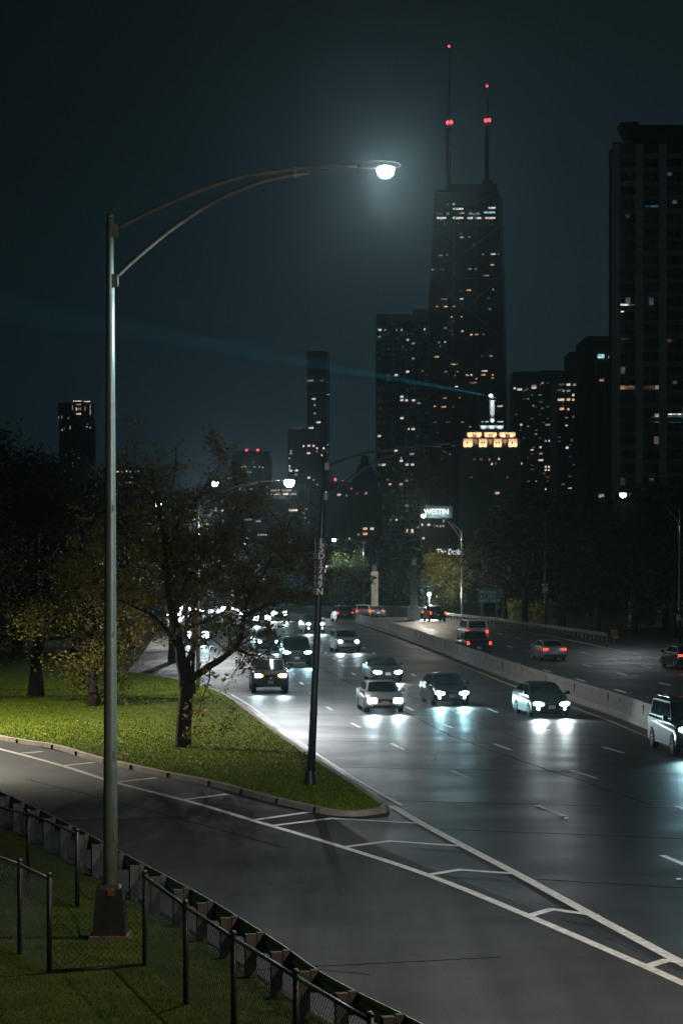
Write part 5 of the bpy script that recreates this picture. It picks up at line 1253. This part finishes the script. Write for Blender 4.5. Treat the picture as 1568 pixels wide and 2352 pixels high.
T = Tower('apartment_tower', 'stepped apartment tower with a bright upper floor, left of the tall slab', 1278, 1402, 872, 1200, 40, FAC['black'], 'apartment tower')
T.blk('wall', 1278, 1380, 872, None, FAC['black']); T.blk('upper_stage', 1306, 1346, 808, 872, FAC['brick'], 6, 26)
T.frame('facade_frame', 1307, 1345, 812, 870, 8, 6, FAC['grey'], .4, .4, .6, dy=6)
for x, y, w, c, lv in ((995, 162, 30, C_, 0), (1027, 163, 22, C_, 2), (1060, 163, 28, C_, 1), (1095, 162, 22, C_, 2), (1131, 160, 32, W_, 1), (985, 188, 22, W_, 0), (1004, 192, 12, W_, 1), (1027, 192, 20, TL, 1), (1072, 191, 14, TL, 2), (1095, 191, 20, TL, 1), (1135, 190, 24, C_, 1), (1050, 212, 12, C_, 2), (992, 234, 36, C_, 2), (1027, 233, 20, 'warm', 2), (1050, 234, 14, O, 2), (1075, 237, 14, 'warm', 1), (1095, 238, 26, O, 1), (996, 277, 24, 'warm', 2), (1026, 279, 12, 'warm', 2), (1050, 315, 12, W_, 0), (1070, 315, 12, 'warm', 1), (1021, 460, 16, C_, 2), (1043, 425, 14, 'warm', 0)):
    u, v = z3(x, y); T.win(u, v, w*.487, 6, c, lv)
T.rnd(40, 1284, 1372, 905, 1130, 9, 8, 16, .75)
T = Tower('apartment_tower', 'dark narrow tower with a round lit emblem beside the tall slab', 1345, 1412, 771, 700, 30, FAC['brick'], 'apartment tower')
T.blk('wall', 1345, 1412, 772, None, FAC['brick'])
T.frame('facade_frame', 1367, 1388, 830, 1250, 1, 46, FAC['grey'], .06, .08, .3)
for x, y, w, h, c, lv in ((1180, 29, 38, 11, TL, 2), (1183, 142, 26, 6, 'warm', 1), (1182, 687, 30, 9, W_, 1), (1183, 880, 24, 6, C_, 1)): u, v = z3(x, y); T.win(u, v, w*.487, h, c, lv)
mb = MB(); p = T.loc(*z3(1223, 33), -1); mb.lathe([(4/T.s, -.2), (4/T.s, .2)], p, 'y', 20); mb.build('round_emblem', glow('emblem_glow', (.35, .75, .8), .45), T.root)
# --- the tall slab at right
T = Tower('apartment_tower', 'very tall pale concrete apartment slab with vertical piers at the right edge', 1406, 1640, 330, 520, 9, FAC['conc'], 'apartment tower')
T.blk('wall', 1408, 1640, 332, None, FAC['brick'], 1.0)
zr = lambda x, y: (1366.5+.2198*x, 229.7+.2198*y)
for u0, u1 in ((1405, 1423), (1459, 1476), (1513, 1530), (1567, 1584), (1621, 1640)): T.blk('pier', u0, u1, 330, None, FAC['slab'], -.6, 2.2)
fl = 31.9; vrow = 352
rows_ = []
while vrow < 1290: rows_.append(vrow); vrow += fl
sp0 = None
for v in rows_:
    if sp0 is None:
        a, b = T.loc(1421, v, .3), T.loc(1623, v+11, .3); mb = MB(); mb.box((0, .3, 0), (b.x-a.x, .6, a.z-b.z)); sp0 = mb.build('spandrel', FAC['spandrel'], T.root); o = sp0
    else: o = copy_of(sp0, T.root)
    o.location = T.loc(1522, v+5.5, .3)
# each dark window is its own three-pane unit
mb = MB(); Wd = 36/T.s; Hd = 20.5/T.s; bars = MB()
for k in range(3): mb.box((-Wd/2+Wd*(k+.5)/3, 0, 0), (Wd/3-.12, .1, Hd))
pane0 = None
for u0, u1 in ((1423, 1459), (1476, 1513), (1530, 1567)):
    for v in rows_:
        if pane0 is None: pane0 = mb.build('window', FAC['glass'], T.root); o = pane0
        else: o = copy_of(pane0, T.root)
        o.location = T.loc((u0+u1)/2, v+21.3, .75)
def swin(u0, u1, v0, v1, c, lv, panes=1):
    a, b = T.loc(u0, v0, .55), T.loc(u1, v1, .55); m2 = MB(); W2 = (b.x-a.x)/panes
    for k in range(panes): m2.box((a.x+W2*(k+.5), a.y, (a.z+b.z)/2), (W2-.1, .1, a.z-b.z))
    m2.build('lit_window', WIN[c, lv], T.root)
for u0, u1, v0, v1, c, lv, n_ in ((1423, 1457, 886, 898, 'warm', 1, 3), (1423, 1435, 899, 905, 'warm', 1, 1), (1436, 1457, 899, 905, 'warm', 0, 2), (1477, 1502, 886, 896, 'warm', 0, 2), (1503, 1512, 885, 905, C_, 1, 1), (1502, 1512, 950, 970, W_, 1, 1), (1493, 1501, 957, 970, TL, 0, 1), (1531, 1566, 953, 971, TL, 0, 3), (1533, 1564, 950, 952.5, W_, 2, 3), (1423, 1444, 698, 702, W_, 2, 2), (1445, 1457, 699, 701.5, W_, 0, 1), (1423, 1433, 703, 706, C_, 1, 1), (1424, 1432, 711, 717, C_, 2, 1), (1425, 1443, 775, 778.5, 'warm', 1, 2), (1480, 1511, 472, 475.5, 'blue', 1, 3), (1505, 1511, 420, 425, C_, 0, 1)):
    swin(u0, u1, v0, v1, c, lv, n_)
rng = random.Random(31)
for _ in range(16):
    b0 = rng.choice((1423, 1476, 1530)); v = rng.choice(rows_)+11.5; k = rng.randint(0, 2); swin(b0+k*12+.5, b0+(k+1)*12, v+1, v+rng.choice((8, 18)), rng.choice(('warm', 'cream', 'white', 'teal')), 0)
pc = MB(); a, b = T.loc(1466, 277, -.5), T.loc(1640, 332, -.5); pc.box(((a.x+b.x)/2, 4, (a.z+b.z)/2), (b.x-a.x, 8, a.z-b.z)); pc.build('penthouse', FAC['brick'], T.root)
pc = MB(); P = [T.loc(1423, 281, 0), T.loc(1466, 279, 0), T.loc(1466, 313, 0), T.loc(1438, 311, 0)]; pc.prism(P, (0, 7, 0)); pc.build('roof_canopy', FAC['brick'], T.root)
T.blk('parapet', 1406, 1640, 326, 332, FAC['brick'], -.4, 3)

# ================================================================== HAZE, SKY, CAMERA
m = bpy.data.materials.new('haze'); m.use_nodes = True; nt = m.node_tree; nt.nodes.clear()
o_ = nt.nodes.new('ShaderNodeOutputMaterial'); v_ = nt.nodes.new('ShaderNodeVolumePrincipled')
v_.inputs['Color'].default_value = (.66, .93, .97, 1); v_.inputs['Density'].default_value = .00008; v_.inputs['Anisotropy'].default_value = .93
nt.links.new(v_.outputs[0], o_.inputs['Volume'])
mb = MB(); mb.box((0, 1270, 239), (1400, 2700, 480)); hz_o = mb.build('haze', m); hz_o['kind'] = 'stuff'
w = bpy.data.worlds.new('World'); S.world = w; w.use_nodes = True; nt = w.node_tree; nt.nodes.clear()
wo = nt.nodes.new('ShaderNodeOutputWorld'); bg = nt.nodes.new('ShaderNodeBackground'); tc = nt.nodes.new('ShaderNodeTexCoord'); sp = nt.nodes.new('ShaderNodeSeparateXYZ')
nt.links.new(tc.outputs['Generated'], sp.inputs[0])
rp = nt.nodes.new('ShaderNodeValToRGB'); nt.links.new(sp.outputs['Z'], rp.inputs[0])
rp.color_ramp.elements[0].position = 0.0; rp.color_ramp.elements[0].color = (.0104, .0232, .0298, 1)
rp.color_ramp.elements[1].position = .26; rp.color_ramp.elements[1].color = (.0052, .0102, .0118, 1)
e = rp.color_ramp.elements.new(.11); e.color = (.0083, .0178, .0222, 1)
# the city glow is stronger toward downtown on the right than toward the dark lake on the left
mr = nt.nodes.new('ShaderNodeMapRange'); nt.links.new(sp.outputs['X'], mr.inputs['Value']); mr.inputs['From Min'].default_value = -.15; mr.inputs['From Max'].default_value = .05; mr.inputs['To Min'].default_value = .55; mr.inputs['To Max'].default_value = 1.0
vm = nt.nodes.new('ShaderNodeVectorMath'); vm.operation = 'SCALE'; nt.links.new(rp.outputs[0], vm.inputs[0]); nt.links.new(mr.outputs[0], vm.inputs['Scale'])
nt.links.new(vm.outputs[0], bg.inputs[0]); bg.inputs[1].default_value = .92; nt.links.new(bg.outputs[0], wo.inputs[0])

cd = bpy.data.cameras.new('Camera'); cam = bpy.data.objects.new('Camera', cd); COL.objects.link(cam)
cam.location = (0, 0, H); cam.rotation_euler = (R(90), 0, 0)
cd.sensor_fit = 'VERTICAL'; cd.sensor_height = 36; cd.sensor_width = 24; cd.lens = F/2352*36; cd.shift_y = (VH-1176)/2352; cd.clip_end = 5000; cd.clip_start = .5
S.camera = cam
S.view_settings.view_transform = 'Standard'; S.view_settings.look = 'None'; S.view_settings.exposure = 0; S.view_settings.gamma = 1
c = S.cycles
c.use_denoising = True
try: c.denoiser = 'OPENIMAGEDENOISE'; c.denoising_input_passes = 'RGB_ALBEDO_NORMAL'
except Exception: pass
c.max_bounces = 5; c.diffuse_bounces = 2; c.glossy_bounces = 3; c.transmission_bounces = 2; c.transparent_max_bounces = 4; c.volume_bounces = 0
c.caustics_reflective = False; c.caustics_refractive = False; c.sample_clamp_indirect = 2.0; c.use_light_tree = True; c.blur_glossy = .5
